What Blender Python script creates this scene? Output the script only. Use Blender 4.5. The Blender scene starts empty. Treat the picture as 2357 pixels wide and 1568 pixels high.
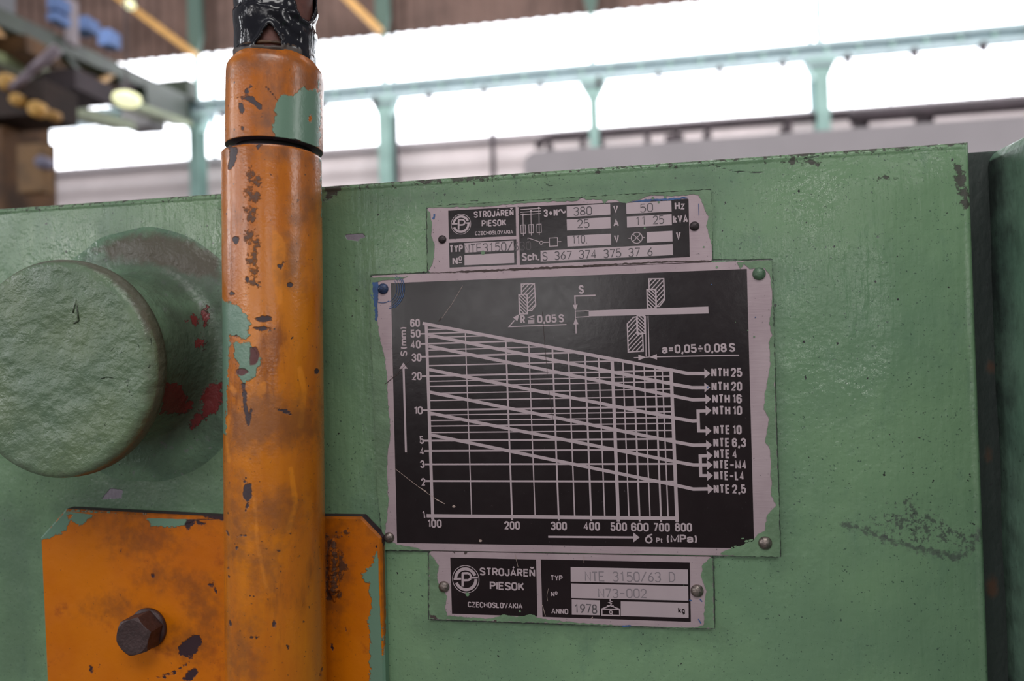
import bpy, bmesh, math, random
import numpy as np
from mathutils import Vector, Matrix, noise, geometry
random.seed(7)
S = bpy.context.scene
COL = S.collection
Z0 = 1.30                                   # height of the chart plate's lower edge above the floor
# ------------------------------------------------------------------ camera
F, CX, CY = 1571.0, 1178.5, 784.0
CAM = np.array([0.1289, -0.3400, 0.1005 + Z0])
YAW, PIT, ROL = 0.1597, 0.0160, 0.0269
def _rot():
    ca, sa = math.cos(YAW), math.sin(YAW); cb, sb = math.cos(PIT), math.sin(PIT); cc, sc = math.cos(ROL), math.sin(ROL)
    return (np.array([[ca, -sa, 0], [sa, ca, 0], [0, 0, 1]]) @ np.array([[1, 0, 0], [0, cb, -sb], [0, sb, cb]])
            @ np.array([[cc, 0, sc], [0, 1, 0], [-sc, 0, cc]]))
R = _rot()
def at(px, py, Y=0.0):
    """the point of the plane y = Y seen at a photograph pixel"""
    d = R @ np.array([(px - CX) / F, 1.0, -(py - CY) / F])
    return CAM + d * ((Y - CAM[1]) / d[1])
def topx(P):
    q = (np.asarray(P, float) - CAM) @ R
    return np.stack([CX + F * q[..., 0] / q[..., 1], CY - F * q[..., 2] / q[..., 1]], -1)
cd = bpy.data.cameras.new('camera'); co = bpy.data.objects.new('camera', cd); COL.objects.link(co)
cd.sensor_fit = 'HORIZONTAL'; cd.sensor_width = 23.5; cd.lens = F / 2357 * 23.5
cd.clip_start = 0.01; cd.clip_end = 200
M = Matrix(((R[0, 0], R[0, 2], -R[0, 1], CAM[0]), (R[1, 0], R[1, 2], -R[1, 1], CAM[1]), (R[2, 0], R[2, 2], -R[2, 1], CAM[2]), (0, 0, 0, 1)))
co.matrix_world = M
cd.dof.use_dof = True
cd.dof.focus_distance = float((np.array([0.10, -0.001, Z0 + 0.075]) - CAM) @ R[:, 1])
cd.dof.aperture_fstop = 3.2; cd.dof.aperture_blades = 7
S.camera = co
# ------------------------------------------------------------------ world, lights, exposure
S.view_settings.view_transform = 'Standard'; S.view_settings.look = 'None'
S.view_settings.exposure = 0.0; S.view_settings.gamma = 1.0; S.view_settings.use_curve_mapping = False
w = bpy.data.worlds.new('hall_air'); S.world = w; w.use_nodes = True
bg = w.node_tree.nodes['Background']; bg.inputs[0].default_value = (0.92, 0.92, 1.0, 1); bg.inputs[1].default_value = 0.19
def area(name, loc, target, sx, sy, power, col=(1, 0.97, 0.95)):
    l = bpy.data.lights.new(name, 'AREA'); l.shape = 'RECTANGLE'; l.size = sx; l.size_y = sy; l.energy = power; l.color = col
    o = bpy.data.objects.new(name, l); COL.objects.link(o); o.location = loc
    o.rotation_euler = (Vector(target) - Vector(loc)).to_track_quat('-Z', 'Y').to_euler(); return o
# daylight: the opposite window wall, the left gable windows, the roof light strips, and an added key light over the machine
for x, z, w_, h in ((-18.5, 6.4, 8.0, 4.2), (-9.5, 3.0, 2.0, 2.0), (-5.2, 2.3, 1.8, 0.7), (-5.2, 3.7, 1.8, 0.9), (-2.0, 2.3, 2.6, 0.7), (-2.0, 3.7, 2.6, 0.9), (0.2, 5.9, 0.8, 2.2), (13.5, 4.3, 3.0, 2.4)):
    area('far_window_daylight', (x, -24, z), (x, 0, z), w_, h, w_ * h * math.pi * 9.0, (1, 0.97, 0.96))
area('far_window_daylight', (7.4, -24, 4.3), (7.4, 0, 4.3), 1.8, 1.5, 1.8 * 1.5 * math.pi * 22.0, (1, 0.97, 0.94))
area('roof_light_daylight', (2.0, -9.0, 11.5), (0.0, 0.0, 1.3), 14, 4, 300, (0.98, 0.98, 1.0))
for y in (-13.0, -7.0, -1.0):
    area('gable_window_daylight', (-17, y, 6.0), (0, y, 5.0), 2.0, 5.0, 260, (0.97, 0.97, 1.0))
area('gable_window_daylight', (15, -2.5, 5.5), (0, -0.5, 4.0), 2.2, 5.0, 11 * math.pi * 8.0, (1, 0.98, 0.97))
area('rear_roof_light_daylight', (0, 8.0, 13.2), (0, 18, 5.5), 30, 2.5, 3300, (1, 0.97, 0.96))
area('added_key_light', (0.35, -1.2, Z0 + 1.4), (0.05, 0.0, Z0 + 0.1), 1.0, 0.6, 10.5, (1, 0.97, 0.93))  # added area light, no fixture there; makes the panel fall off downwards

# ------------------------------------------------------------------ helpers: objects
def lin(r, g, b):
    f = lambda c: (c / 255 / 12.92) if c / 255 <= 0.04045 else ((c / 255 + 0.055) / 1.055) ** 2.4
    return (f(r), f(g), f(b), 1)
def mesh_obj(name, verts, faces, mat, parent=None, smooth=False, label=None, attrs=None):
    me = bpy.data.meshes.new(name)
    me.from_pydata([tuple(map(float, v)) for v in verts], [], [tuple(map(int, f)) for f in faces]); me.update()
    if smooth: me.polygons.foreach_set('use_smooth', [True] * len(me.polygons))
    for k, a in (attrs or {}).items():
        at_ = me.attributes.new(k, 'FLOAT', 'POINT'); at_.data.foreach_set('value', np.asarray(a, np.float32))
    o = bpy.data.objects.new(name, me); COL.objects.link(o); me.materials.append(mat)
    if parent is not None:
        o.parent = parent; o.matrix_parent_inverse = parent.matrix_basis.inverted()
    if label: o['label'] = label
    return o
def tag(o, label, cat, group=None):
    o['label'] = label; o['category'] = cat
    if group: o['group'] = group
    return o
def thing(name, loc, label, cat, group=None):
    o = bpy.data.objects.new(name, None); COL.objects.link(o); o.location = tuple(map(float, loc)); o.empty_display_size = 0.05
    bpy.context.view_layer.update()
    return tag(o, label, cat, group)
def struct(o): o['kind'] = 'structure'; return o
class MB:
    def __init__(s): s.v = []; s.f = []
    def add(s, V, Fc):
        n = len(s.v); s.v += [tuple(v) for v in V]; s.f += [tuple(i + n for i in f) for f in Fc]; return s
    def box(s, x0, x1, y0, y1, z0, z1):
        V = [(x, y, z) for x in (x0, x1) for y in (y0, y1) for z in (z0, z1)]
        return s.add(V, [(0, 1, 3, 2), (4, 6, 7, 5), (0, 4, 5, 1), (2, 3, 7, 6), (0, 2, 6, 4), (1, 5, 7, 3)])
    def bar(s, a, b, wd, dp, up=(0, 0, 1)):
        a, b = Vector(a), Vector(b); d = (b - a).normalized(); u = Vector(up)
        r = d.cross(u); r = r.normalized() if r.length > 1e-4 else Vector((1, 0, 0)); u = r.cross(d).normalized()
        V = [p + r * (i * wd / 2) + u * (j * dp / 2) for p in (a, b) for i, j in ((-1, -1), (1, -1), (1, 1), (-1, 1))]
        return s.add(V, [(3, 2, 1, 0), (4, 5, 6, 7), (0, 1, 5, 4), (1, 2, 6, 5), (2, 3, 7, 6), (3, 0, 4, 7)])
    def tube(s, pts, rad, n=16, caps=True):
        pts = [Vector(p) for p in pts]; rads = rad if isinstance(rad, (list, tuple)) else [rad] * len(pts)
        V = []; Fc = []; ref = None
        for i, p in enumerate(pts):
            t = (pts[min(i + 1, len(pts) - 1)] - pts[max(i - 1, 0)]).normalized()
            if ref is None: ref = t.orthogonal()
            u = (ref - t * ref.dot(t)).normalized(); ref = u; v = t.cross(u)
            V += [p + (u * math.cos(2 * math.pi * k / n) + v * math.sin(2 * math.pi * k / n)) * rads[i] for k in range(n)]
        for i in range(len(pts) - 1):
            for k in range(n):
                k2 = (k + 1) % n; Fc.append((i * n + k, i * n + k2, (i + 1) * n + k2, (i + 1) * n + k))
        if caps: Fc += [tuple(range(n))[::-1], tuple((len(pts) - 1) * n + k for k in range(n))]
        return s.add(V, Fc)
    def lathe(s, c, axis, prof, n=48, e1=None):
        """prof: list of (radius, height along axis); closes where radius is 0"""
        c = Vector(c); ax = Vector(axis).normalized(); e1 = Vector(e1).normalized() if e1 else ax.orthogonal().normalized(); e2 = ax.cross(e1)
        V = []; Fc = []
        for r, h in prof:
            V += [c + ax * h + (e1 * math.cos(2 * math.pi * k / n) + e2 * math.sin(2 * math.pi * k / n)) * max(r, 1e-6) for k in range(n)]
        for i in range(len(prof) - 1):
            for k in range(n):
                k2 = (k + 1) % n; Fc.append((i * n + k, i * n + k2, (i + 1) * n + k2, (i + 1) * n + k))
        return s.add(V, Fc)
    def build(s, name, mat, parent=None, smooth=False, label=None): return mesh_obj(name, s.v, s.f, mat, parent, smooth, label)

# ------------------------------------------------------------------ helpers: materials
def new_mat(name):
    m = bpy.data.materials.new(name); m.use_nodes = True; nt = m.node_tree
    return m, nt, nt.nodes['Principled BSDF']
def N(nt, t, **kw):
    n = nt.nodes.new(t)
    for k, v in kw.items():
        if k.startswith('i_'):
            key = k[2:]; key = int(key) if key.isdigit() else key
            n.inputs[key].default_value = v
        else: setattr(n, k, v)
    return n
def L(nt, a, b): nt.links.new(a, b)
def mapping(nt, scale):
    tc = N(nt, 'ShaderNodeTexCoord'); mp = N(nt, 'ShaderNodeMapping'); mp.inputs['Scale'].default_value = scale
    L(nt, tc.outputs['Object'], mp.inputs['Vector']); return mp.outputs['Vector']
def nz(nt, scale, detail=4, rough=0.55, stretch=(1, 1, 1), dist=0.0):
    n = N(nt, 'ShaderNodeTexNoise'); L(nt, mapping(nt, stretch), n.inputs['Vector'])
    n.inputs['Scale'].default_value = scale; n.inputs['Detail'].default_value = detail; n.inputs['Roughness'].default_value = rough; n.inputs['Distortion'].default_value = dist
    return n.outputs['Fac']
def ramp(nt, sock, a, b, lo=0.0, hi=1.0):
    m = N(nt, 'ShaderNodeMapRange'); m.interpolation_type = 'SMOOTHSTEP'; L(nt, sock, m.inputs['Value'])
    for k, v in (('From Min', a), ('From Max', b), ('To Min', lo), ('To Max', hi)): m.inputs[k].default_value = v
    return m.outputs['Result']
def math_(nt, op, a, b):
    m = N(nt, 'ShaderNodeMath', operation=op)
    for i, x in enumerate((a, b)):
        if isinstance(x, (int, float)): m.inputs[i].default_value = x
        else: L(nt, x, m.inputs[i])
    return m.outputs[0]
def mix(nt, fac, a, b):
    m = N(nt, 'ShaderNodeMix', data_type='RGBA')
    for sock, x in ((m.inputs[0], fac), (m.inputs[6], a), (m.inputs[7], b)):
        if isinstance(x, (tuple, list, float, int)): sock.default_value = x
        else: L(nt, x, sock)
    return m.outputs[2]
def mixf(nt, fac, a, b):
    m = N(nt, 'ShaderNodeMix', data_type='FLOAT')
    for sock, x in ((m.inputs[0], fac), (m.inputs[2], a), (m.inputs[3], b)):
        if isinstance(x, (float, int)): sock.default_value = x
        else: L(nt, x, sock)
    return m.outputs[0]
def attr(nt, name):
    a = N(nt, 'ShaderNodeAttribute'); a.attribute_name = name; return a.outputs['Fac']
def bump(nt, b, height, dist, strength=1.0, prev=None):
    n = N(nt, 'ShaderNodeBump'); n.inputs['Distance'].default_value = dist; n.inputs['Strength'].default_value = strength
    L(nt, height, n.inputs['Height'])
    if prev is not None: L(nt, prev, n.inputs['Normal'])
    L(nt, n.outputs[0], b.inputs['Normal']); return n.outputs[0]
def simple(name, col, rough=0.5, metal=0.0, var=0.0, vscale=40, bmp=0.0, bscale=300, emit=0.0, coat=0.0, spec=0.5):
    m, nt, b = new_mat(name)
    b.inputs['Roughness'].default_value = rough; b.inputs['Metallic'].default_value = metal; b.inputs['Coat Weight'].default_value = coat
    b.inputs['Specular IOR Level'].default_value = spec
    n = nz(nt, vscale, 5)
    dark = tuple(c * (1 - var) for c in col[:3]) + (1,)
    L(nt, mix(nt, ramp(nt, n, 0.35, 0.65), col, dark), b.inputs['Base Color'])
    if bmp: bump(nt, b, nz(nt, bscale, 4), bmp)
    if emit: b.inputs['Emission Color'].default_value = col; b.inputs['Emission Strength'].default_value = emit
    return m
def layered(name, base, layers, rough=(0.3, 0.5), bumps=(), rscale=60, spec=0.5):
    """painted surface: base = [colour, [(noise args, lo, hi, colour)...]]; layers = (attribute, colour, soft px, noise px, noise scale, opacity, roughness, relief)"""
    m, nt, b = new_mat(name); b.inputs['Specular IOR Level'].default_value = spec
    col = base[0]
    for args, lo, hi, c in base[1]:
        col = mix(nt, ramp(nt, nz(nt, *args), lo, hi), col, c)
    rg = ramp(nt, nz(nt, rscale, 4), 0.3, 0.7, rough[0], rough[1]); prev = None
    for sc, det, st, d in bumps:
        prev = bump(nt, b, nz(nt, sc, det, 0.55, st), d, 1.0, prev)
    for an, c, soft, amp, ns, op, r, relief in layers:
        f0 = math_(nt, 'ADD', attr(nt, an), math_(nt, 'MULTIPLY', math_(nt, 'SUBTRACT', nz(nt, ns, 6, 0.62), 0.5), amp))
        f = ramp(nt, f0, -soft, soft, 0.0, op)
        col = mix(nt, f, col, c); rg = mixf(nt, f, rg, r)
        if relief: prev = bump(nt, b, f, relief, 1.0, prev)
    L(nt, col, b.inputs['Base Color']); L(nt, rg, b.inputs['Roughness'])
    return m

# ------------------------------------------------------------------ helpers: wear and shade masks (signed distance in photograph pixels, kept as mesh attributes)
def sd_poly(P, poly):
    poly = np.asarray(poly, float); d = np.full(len(P), 1e9); ins = np.zeros(len(P), bool)
    for i in range(len(poly)):
        a, b = poly[i], poly[(i + 1) % len(poly)]; e = b - a; wv = P - a
        t = np.clip((wv @ e) / max(e @ e, 1e-9), 0, 1); d = np.minimum(d, np.hypot(*(wv - t[:, None] * e).T))
        c = ((a[1] > P[:, 1]) != (b[1] > P[:, 1])) & (P[:, 0] < (b[0] - a[0]) * (P[:, 1] - a[1]) / (b[1] - a[1] + 1e-12) + a[0]); ins ^= c
    return np.where(ins, d, -d)
def sd_line(P, pts, wd):
    pts = np.asarray(pts, float); d = np.full(len(P), 1e9)
    for a, b in zip(pts[:-1], pts[1:]):
        e = b - a; wv = P - a; t = np.clip((wv @ e) / max(e @ e, 1e-9), 0, 1); d = np.minimum(d, np.hypot(*(wv - t[:, None] * e).T))
    return wd - d
def sd_dot(P, x, y, rx, ry=None):
    ry = ry or rx; return (1 - np.hypot((P[:, 0] - x) / rx, (P[:, 1] - y) / ry)) * min(rx, ry)
def mask(P, items, face=None, lim=60):
    d = np.full(len(P), -float(lim))
    for it in items:
        if it[0] == 'p': v = sd_poly(P, it[1])
        elif it[0] == 'l': v = sd_line(P, it[1], it[2])
        else: v = sd_dot(P, *it[1:])
        d = np.maximum(d, v)
    d = np.clip(d, -lim, lim)
    if face is not None: d = np.where(face, d, -lim)
    return d

exec_order = []
# ================================================================== materials
WHITE = simple('white_wall_paint', lin(206, 196, 198), 0.8, 0, 0.12, 0.8)
CLAD = simple('brown_wall_sheet', lin(106, 85, 78), 0.85, 0, 0.35, 1.2)
TEAL = simple('teal_steel_paint', lin(140, 174, 168), 0.6, 0, 0.2, 2)
PALETEAL = simple('glare_pale_teal_paint', lin(176, 198, 204), 0.6, 0, 0.15, 2)  # teal paled by window glare and haze, put into the colour
YELLOW = simple('ochre_steel_paint', lin(196, 150, 82), 0.6, 0, 0.2, 2)
DARKST = simple('dark_sooty_steel', lin(62, 52, 58), 0.7, 0, 0.3, 3)
PANE, _nt, _b = new_mat('daylit_window_glass'); _b.inputs['Base Color'].default_value = (0.8, 0.82, 0.88, 1); _b.inputs['Roughness'].default_value = 0.2
_b.inputs['Emission Color'].default_value = (0.96, 0.96, 1.0, 1); _b.inputs['Emission Strength'].default_value = 4.5
FLOOR = simple('grey_concrete', lin(120, 116, 112), 0.8, 0, 0.25, 1)
ROOF = simple('brown_roof_sheet', lin(105, 80, 70), 0.85, 0, 0.4, 0.9)
CAB = simple('pale_grey_cabinet_paint', lin(226, 218, 222), 0.6, 0, 0.05, 2)
CRGREEN = simple('dark_green_crane_paint', lin(42, 56, 40), 0.6, 0, 0.45, 2.5)
CRLIGHT = simple('sage_green_crane_paint', lin(132, 144, 104), 0.6, 0, 0.3, 2.5)
BLUE = simple('blue_crane_box_paint', lin(88, 116, 168), 0.5, 0, 0.25, 3)
BROWN = simple('rusty_brown_machine_paint', lin(112, 78, 46), 0.7, 0, 0.7, 2.2)
GREYPIPE = simple('grey_pink_rod_steel', lin(160, 146, 156), 0.4, 0.2, 0.2, 5)
HOIST = simple('yellow_pulley_paint', lin(236, 186, 104), 0.5, 0, 0.2, 6)

# ================================================================== the hall behind
DW = 18.0                                   # back wall plane
DC = 17.2                                   # crane runway plane
zs = at(1500, 285, DW)[2]; zt = at(1240, 40, DW)[2]
def corrug(name, x0, x1, z0, z1, y, mat, horizontal, period, amp):
    n = int((z1 - z0 if horizontal else x1 - x0) / period * 8); V = []; Fc = []
    for i in range(n + 1):
        t = i / n; o = amp * math.sin(2 * math.pi * i / 8)
        if horizontal: V += [(x0, y + o, z0 + (z1 - z0) * t), (x1, y + o, z0 + (z1 - z0) * t)]
        else: V += [(x0 + (x1 - x0) * t, y + o, z0), (x0 + (x1 - x0) * t, y + o, z1)]
    for i in range(n): Fc.append((2 * i, 2 * i + 1, 2 * i + 3, 2 * i + 2))
    return mesh_obj(name, V, Fc, mat, None, True)
XW0, XW1 = -18.0, 16.5
wb = struct(corrug('wall_back', XW0, XW1, 0.0, zs - 0.1, DW + 0.04, WHITE, True, 0.62, 0.05))
cl = struct(corrug('wall_back_upper', XW0, XW1, zt - 0.12, zt + 3.2, DW - 0.15, CLAD, False, 0.36, 0.05))
# roof: corrugated sheet from above the cladding towards the photographer
V = []; Fc = []; n = int((XW1 - XW0) / 0.36 * 6)
for i in range(n + 1):
    x = XW0 + (XW1 - XW0) * i / n; o = 0.05 * math.sin(2 * math.pi * i / 6)
    V += [(x, DW, zt + 3.2 + o), (x, 5.0, zt + 5.2 + o)]
for i in range(n): Fc.append((2 * i, 2 * i + 2, 2 * i + 3, 2 * i + 1))
struct(mesh_obj('ceiling', V, Fc, ROOF, None, True))
struct(MB().box(XW0, XW1, -26, DW + 0.3, -0.12, 0.0).build('floor', FLOOR))
struct(MB().box(XW0, XW1, DW - 0.08, DW + 0.12, zs - 0.16, zs).build('trim_1', simple('sill_grey', lin(176, 168, 172), 0.8)))
cx_ = [at(p, 300, DC)[0] for p in (455, 888, 1368, 1893)]
pitch = (cx_[3] - cx_[0]) / 3
cols_x = [cx_[0] - 2 * pitch, cx_[0] - pitch] + cx_ + [cx_[3] + pitch]
for i in range(len(cols_x) - 1):
    x0, x1 = cols_x[i], cols_x[i + 1]
    wn = struct(MB().box(x0 + 0.03, x1 - 0.03, DW + 0.02, DW + 0.04, zs, zt).build('window_%d' % (i + 1), PANE))
    fr = MB()
    for k in (0, 1): 
        xx = (x0 + 0.03, x1 - 0.03)[k]; fr.box(xx - 0.03, xx + 0.03, DW - 0.02, DW + 0.06, zs, zt)
    fr.box(x0, x1, DW - 0.02, DW + 0.06, zt - 0.03, zt + 0.03)
    fr.build('window_frame', PALETEAL, wn)
    bars = MB()
    for k in range(1, 6): bars.box(x0 + (x1 - x0) * k / 6 - 0.012, x0 + (x1 - x0) * k / 6 + 0.012, DW - 0.01, DW + 0.02, zs, zt)
    bars.build('glazing_bar', PALETEAL, wn)
# crane runway beam on the columns
zr1 = at(1500, 137, DC)[2]; zr0 = at(1500, 172, DC)[2]
rb = thing('crane_runway_beam', ((cols_x[0] + cols_x[-1]) / 2, DC, zr0), 'long pale teal crane runway beam crossing in front of the bright windows', 'beam')
X0, X1 = cols_x[0] - 0.5, 15.5
MB().box(X0, X1, DC - 0.02, DC + 0.02, zr0, zr1).build('beam_web', PALETEAL, rb)
MB().box(X0, X1, DC - 0.17, DC + 0.17, zr1 - 0.13, zr1).build('top_flange', PALETEAL, rb)
MB().box(X0, X1, DC - 0.14, DC + 0.14, zr0, zr0 + 0.09).build('bottom_flange', PALETEAL, rb)
x = X0 + 0.2
while x < X1:
    MB().box(x - 0.05, x + 0.05, DC - 0.13, DC - 0.015, zr0 + 0.07, zr1 - 0.12).build('stiffener', TEAL, rb); x += 0.74
cbn = thing('conductor_rail', (cx_[1], DC - 0.25, zr0 - 0.2), 'thin grey conductor rail hung on small brackets under the pale teal runway beam', 'rail')
LILAC = simple('lilac_grey_steel', lin(140, 138, 160), 0.6)
MB().box(X0, X1, DC - 0.26, DC - 0.24, zr0 - 0.22, zr0 - 0.19).build('rail', LILAC, cbn)
x = cx_[0] + 0.9
while x < X1:
    m_ = MB().box(x - 0.03, x + 0.03, DC - 0.27, DC - 0.02, zr0 - 0.10, zr0); m_.box(x - 0.05, x + 0.05, DC - 0.29, DC - 0.21, zr0 - 0.26, zr0 - 0.05); m_.build('bracket', DARKST, cbn); x += 1.48
# columns
clab = {2: 'teal steel column left of the orange pole, partly behind the crane girder end', 3: 'broad teal steel column just right of the orange pole collar',
        4: 'slim looking teal steel column above the left end of the dark pipe', 5: 'teal steel column at upper right with a dark bracket under the runway beam'}
for i in (2, 3, 4, 5):
    x = cols_x[i]
    c = thing('steel_column', (x, DC, 0), clab[i], 'column', 'teal columns along the window wall')
    hw = (0.17, 0.17, 0.12, 0.15)[i - 2]
    m_ = MB(); m_.box(x - hw, x + hw, DC - 0.16, DC - 0.13, 0, zr0 - 0.03); m_.box(x - hw, x + hw, DC + 0.13, DC + 0.16, 0, zr0 - 0.03); m_.box(x - 0.04, x + 0.04, DC - 0.13, DC + 0.13, 0, zr0 - 0.03)
    m_.build('column_shaft', TEAL, c)
    V = []
    for yy in (DC - 0.17, DC + 0.17): V += [(x - 0.34, yy, zr0), (x + 0.34, yy, zr0), (x + 0.34, yy, zr0 - 0.09), (x + hw, yy, zr0 - 0.5), (x - hw, yy, zr0 - 0.5), (x - 0.34, yy, zr0 - 0.09)]
    mesh_obj('column_bracket', V, [(0, 1, 2, 3, 4, 5), (11, 10, 9, 8, 7, 6)] + [(k, k + 6, (k + 1) % 6 + 6, (k + 1) % 6) for k in range(6)], TEAL, c)
    m_ = MB(); m_.box(x - 0.07, x + 0.07, DC - 0.06, DC + 0.06, zr1, zt + 3.0); m_.build('upper_post', TEAL, c)
    V = []
    for yy in (DC - 0.08, DC + 0.08): V += [(x - 0.07, yy, zt - 0.45), (x + 0.07, yy, zt - 0.45), (x + 0.2, yy, zt + 0.05), (x + 0.2, yy, zt + 3.0), (x - 0.2, yy, zt + 3.0), (x - 0.2, yy, zt + 0.05)]
    mesh_obj('head_plate', V, [(5, 4, 3, 2, 1, 0), (6, 7, 8, 9, 10, 11)] + [(k, (k + 1) % 6, (k + 1) % 6 + 6, k + 6) for k in range(6)], simple('dark_teal_steel', lin(70, 92, 84), 0.7), c)
# ochre braces
for (a, b, wd, lab) in (((447, 124), (262, -14), 0.30, 'ochre diagonal roof brace left of the orange pole'),
                        ((876, 72), (788, -14), 0.25, 'ochre diagonal roof brace right of the taped pipe')):
    br = MB().bar(at(*a, DC - 0.25), at(*b, DC - 0.45), 0.18, wd, (0, -1, 0)); o = br.build('roof_brace', YELLOW)
    tag(o, lab, 'brace', 'ochre roof braces')
# small dark pipes and drain pipes on the wall
p0 = at(1131, 215, 17.6); p1 = at(1134, 420, 17.6)
o = MB().tube([(p0[0], 17.6, zr0 - 0.1), (p0[0], 17.6, 0.0)], 0.07, 12).build('drop_pipe', DARKST, None, True); tag(o, 'thin dark drop pipe standing against the pale wall under the runway beam', 'pipe')
p0 = at(908, 240, 17.6)
m_ = MB().tube([(p0[0], 17.6, zr0 - 0.25), (p0[0] , 17.6, 0)], 0.085, 12); o = m_.build('drain_pipe', DARKST, None, True)
tag(o, 'dark drain pipe running down the right side of the broad teal column', 'pipe')
# dark pipe run under the sill
yp = 17.3
dp = thing('wall_pipe_run', at(1700, 290, yp), 'long dark sooty pipe run under the window sill at upper right, left end bent down', 'pipe')
pa = at(1900, 268, yp); xl = at(1250, 330, yp)[0]; zp = pa[2]
pts = [(xl - 0.12, yp, zp - 0.26), (xl - 0.08, yp, zp - 0.1), (xl + 0.08, yp, zp - 0.02), (xl + 0.3, yp, zp)] + [(15.5, yp, zp)]
MB().tube(pts, 0.11, 16).build('pipe', DARKST, dp, True)
xr_ = at(1950, 260, yp)[0]
MB().tube([(xr_, yp - 0.25, zp - 0.16), (15.5, yp - 0.25, zp - 0.16)], 0.14, 16).build('lower_pipe', DARKST, dp, True)
for px in (1262, 1340, 1384, 1490, 1556, 1630, 1815, 1990, 2140):
    q = at(px, 300, yp); MB().box(q[0] - 0.06, q[0] + 0.06, yp - 0.12, DW - 0.02, zp - 0.36, zp - 0.05).build('pipe_bracket', DARKST, dp)
MB().box(at(1530, 300, yp)[0], at(1572, 300, yp)[0], yp - 0.15, yp + 0.1, zp - 0.42, zp - 0.2).build('junction_box', DARKST, dp)
# pale machine cabinet
yc = 7.0
c0 = at(1205, 352, yc); zc = at(1600, 322, yc)[2]
m_ = MB(); V = []; r_ = 0.14; prof = [(c0[0], 0.0)] + [(c0[0] + r_ - r_ * math.cos(a), zc - r_ + r_ * math.sin(a)) for a in np.linspace(0, math.pi / 2, 9)] + [(6.4, zc), (6.4, 0.0)]
n = len(prof)
V = [(px_, yc, pz) for px_, pz in prof] + [(px_, yc + 1.6, pz) for px_, pz in prof]
cb = thing('machine_cabinet', (3.5, yc, 0), 'tall pale grey machine cabinet standing behind the green machine at upper right', 'cabinet')
mesh_obj('cabinet_body', V, [tuple(range(n))[::-1], tuple(range(n, 2 * n))] + [(k, (k + 1) % n, (k + 1) % n + n, k + n) for k in range(n)], CAB, cb)
MB().box(c0[0] + 0.5, 6.3, yc - 0.02, yc, 0.3, zc - 0.35).build('cabinet_door', CAB, cb)
# overhead crane at left
g0 = at(415, 250, 16.6); 
ok = thing('overhead_crane', (g0[0], 12, g0[2]), 'dark green overhead crane bridge with blue boxes at upper left', 'crane')
gx, gz = g0[0], g0[2]
gfar = Vector((gx, 16.6, gz)); gnear = Vector(at(-60, 60, 8.0))
def gp(t, dx=0, dz=0): 
    p = gfar.lerp(gnear, t); return Vector((p.x + dx, p.y, p.z + dz))
MB().bar(gp(0, 0, 0.22), gp(1.15, 0, 0.22), 0.4, 0.26).build('top_chord', CRGREEN, ok)
MB().bar(gp(0.0, 0.05, -0.42), gp(1.15, 0.05, -0.42), 0.5, 0.14).build('bottom_chord', CRLIGHT, ok)
MB().bar(gp(-0.02, 0.0, -0.02), gp(0.34, 0.0, -0.02), 0.42, 0.62).build('girder_end', CRGREEN, ok)
MB().bar(gp(0.04, -0.3, -0.12), gp(1.15, -0.3, -0.12), 0.05, 0.5).build('web_plate', BROWN, ok)
for k in range(9):
    a, b = k / 8, (k + 1) / 8
    MB().bar(gp(a, 0.12, -0.36 if k % 2 else 0.16), gp(b, 0.12, 0.16 if k % 2 else -0.36), 0.08, 0.1).build('lattice_bar', YELLOW if k % 3 == 1 else CRGREEN, ok)
MB().bar(gp(0.35, -0.3, -0.78), gp(1.15, -0.3, -0.78), 0.5, 0.2).build('walkway', CRLIGHT, ok)
q = at(175, 205, 9.6); MB().box(q[0] - 0.4, q[0] + 0.35, 9.2, 10.0, q[2] - 0.16, q[2] + 0.16).build('trolley', DARKST, ok)
q = at(60, 120, 8.6); MB().box(q[0] - 0.35, q[0] + 0.3, 8.3, 8.9, q[2] - 0.14, q[2] + 0.1).build('motor_box', BROWN, ok)
MB().box(gx - 1.5, gx + 0.25, DC - 0.6, DC - 0.22, zr1 - 0.1, zr1 + 0.42).build('end_truck', CRGREEN, ok)
q = at(335, 272, 15.5); MB().box(q[0] - 0.45, q[0] + 0.35, 15.2, 15.8, q[2] - 0.3, q[2] + 0.25).build('drive_box', simple('grey_crane_box', lin(132, 132, 134), 0.6, 0, 0.2, 3), ok)
for px, py, Y, sx, sz in ((136, 14, 9.8, 0.18, 0.22), (136, 46, 9.8, 0.18, 0.14), (196, 62, 10.6, 0.34, 0.24), (252, 92, 11.6, 0.26, 0.3)):
    q = at(px, py, Y); MB().box(q[0] - sx / 2, q[0] + sx / 2, Y - 0.15, Y + 0.15, q[2] - sz / 2, q[2] + sz / 2).build('electrical_box', BLUE, ok)
q = at(165, 40, 10.2); MB().box(q[0] - 0.05, q[0] + 0.05, 10.1, 10.3, q[2] - 0.5, q[2] + 0.3).build('box_post', simple('dull_steel', lin(130, 122, 128), 0.6), ok)
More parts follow.
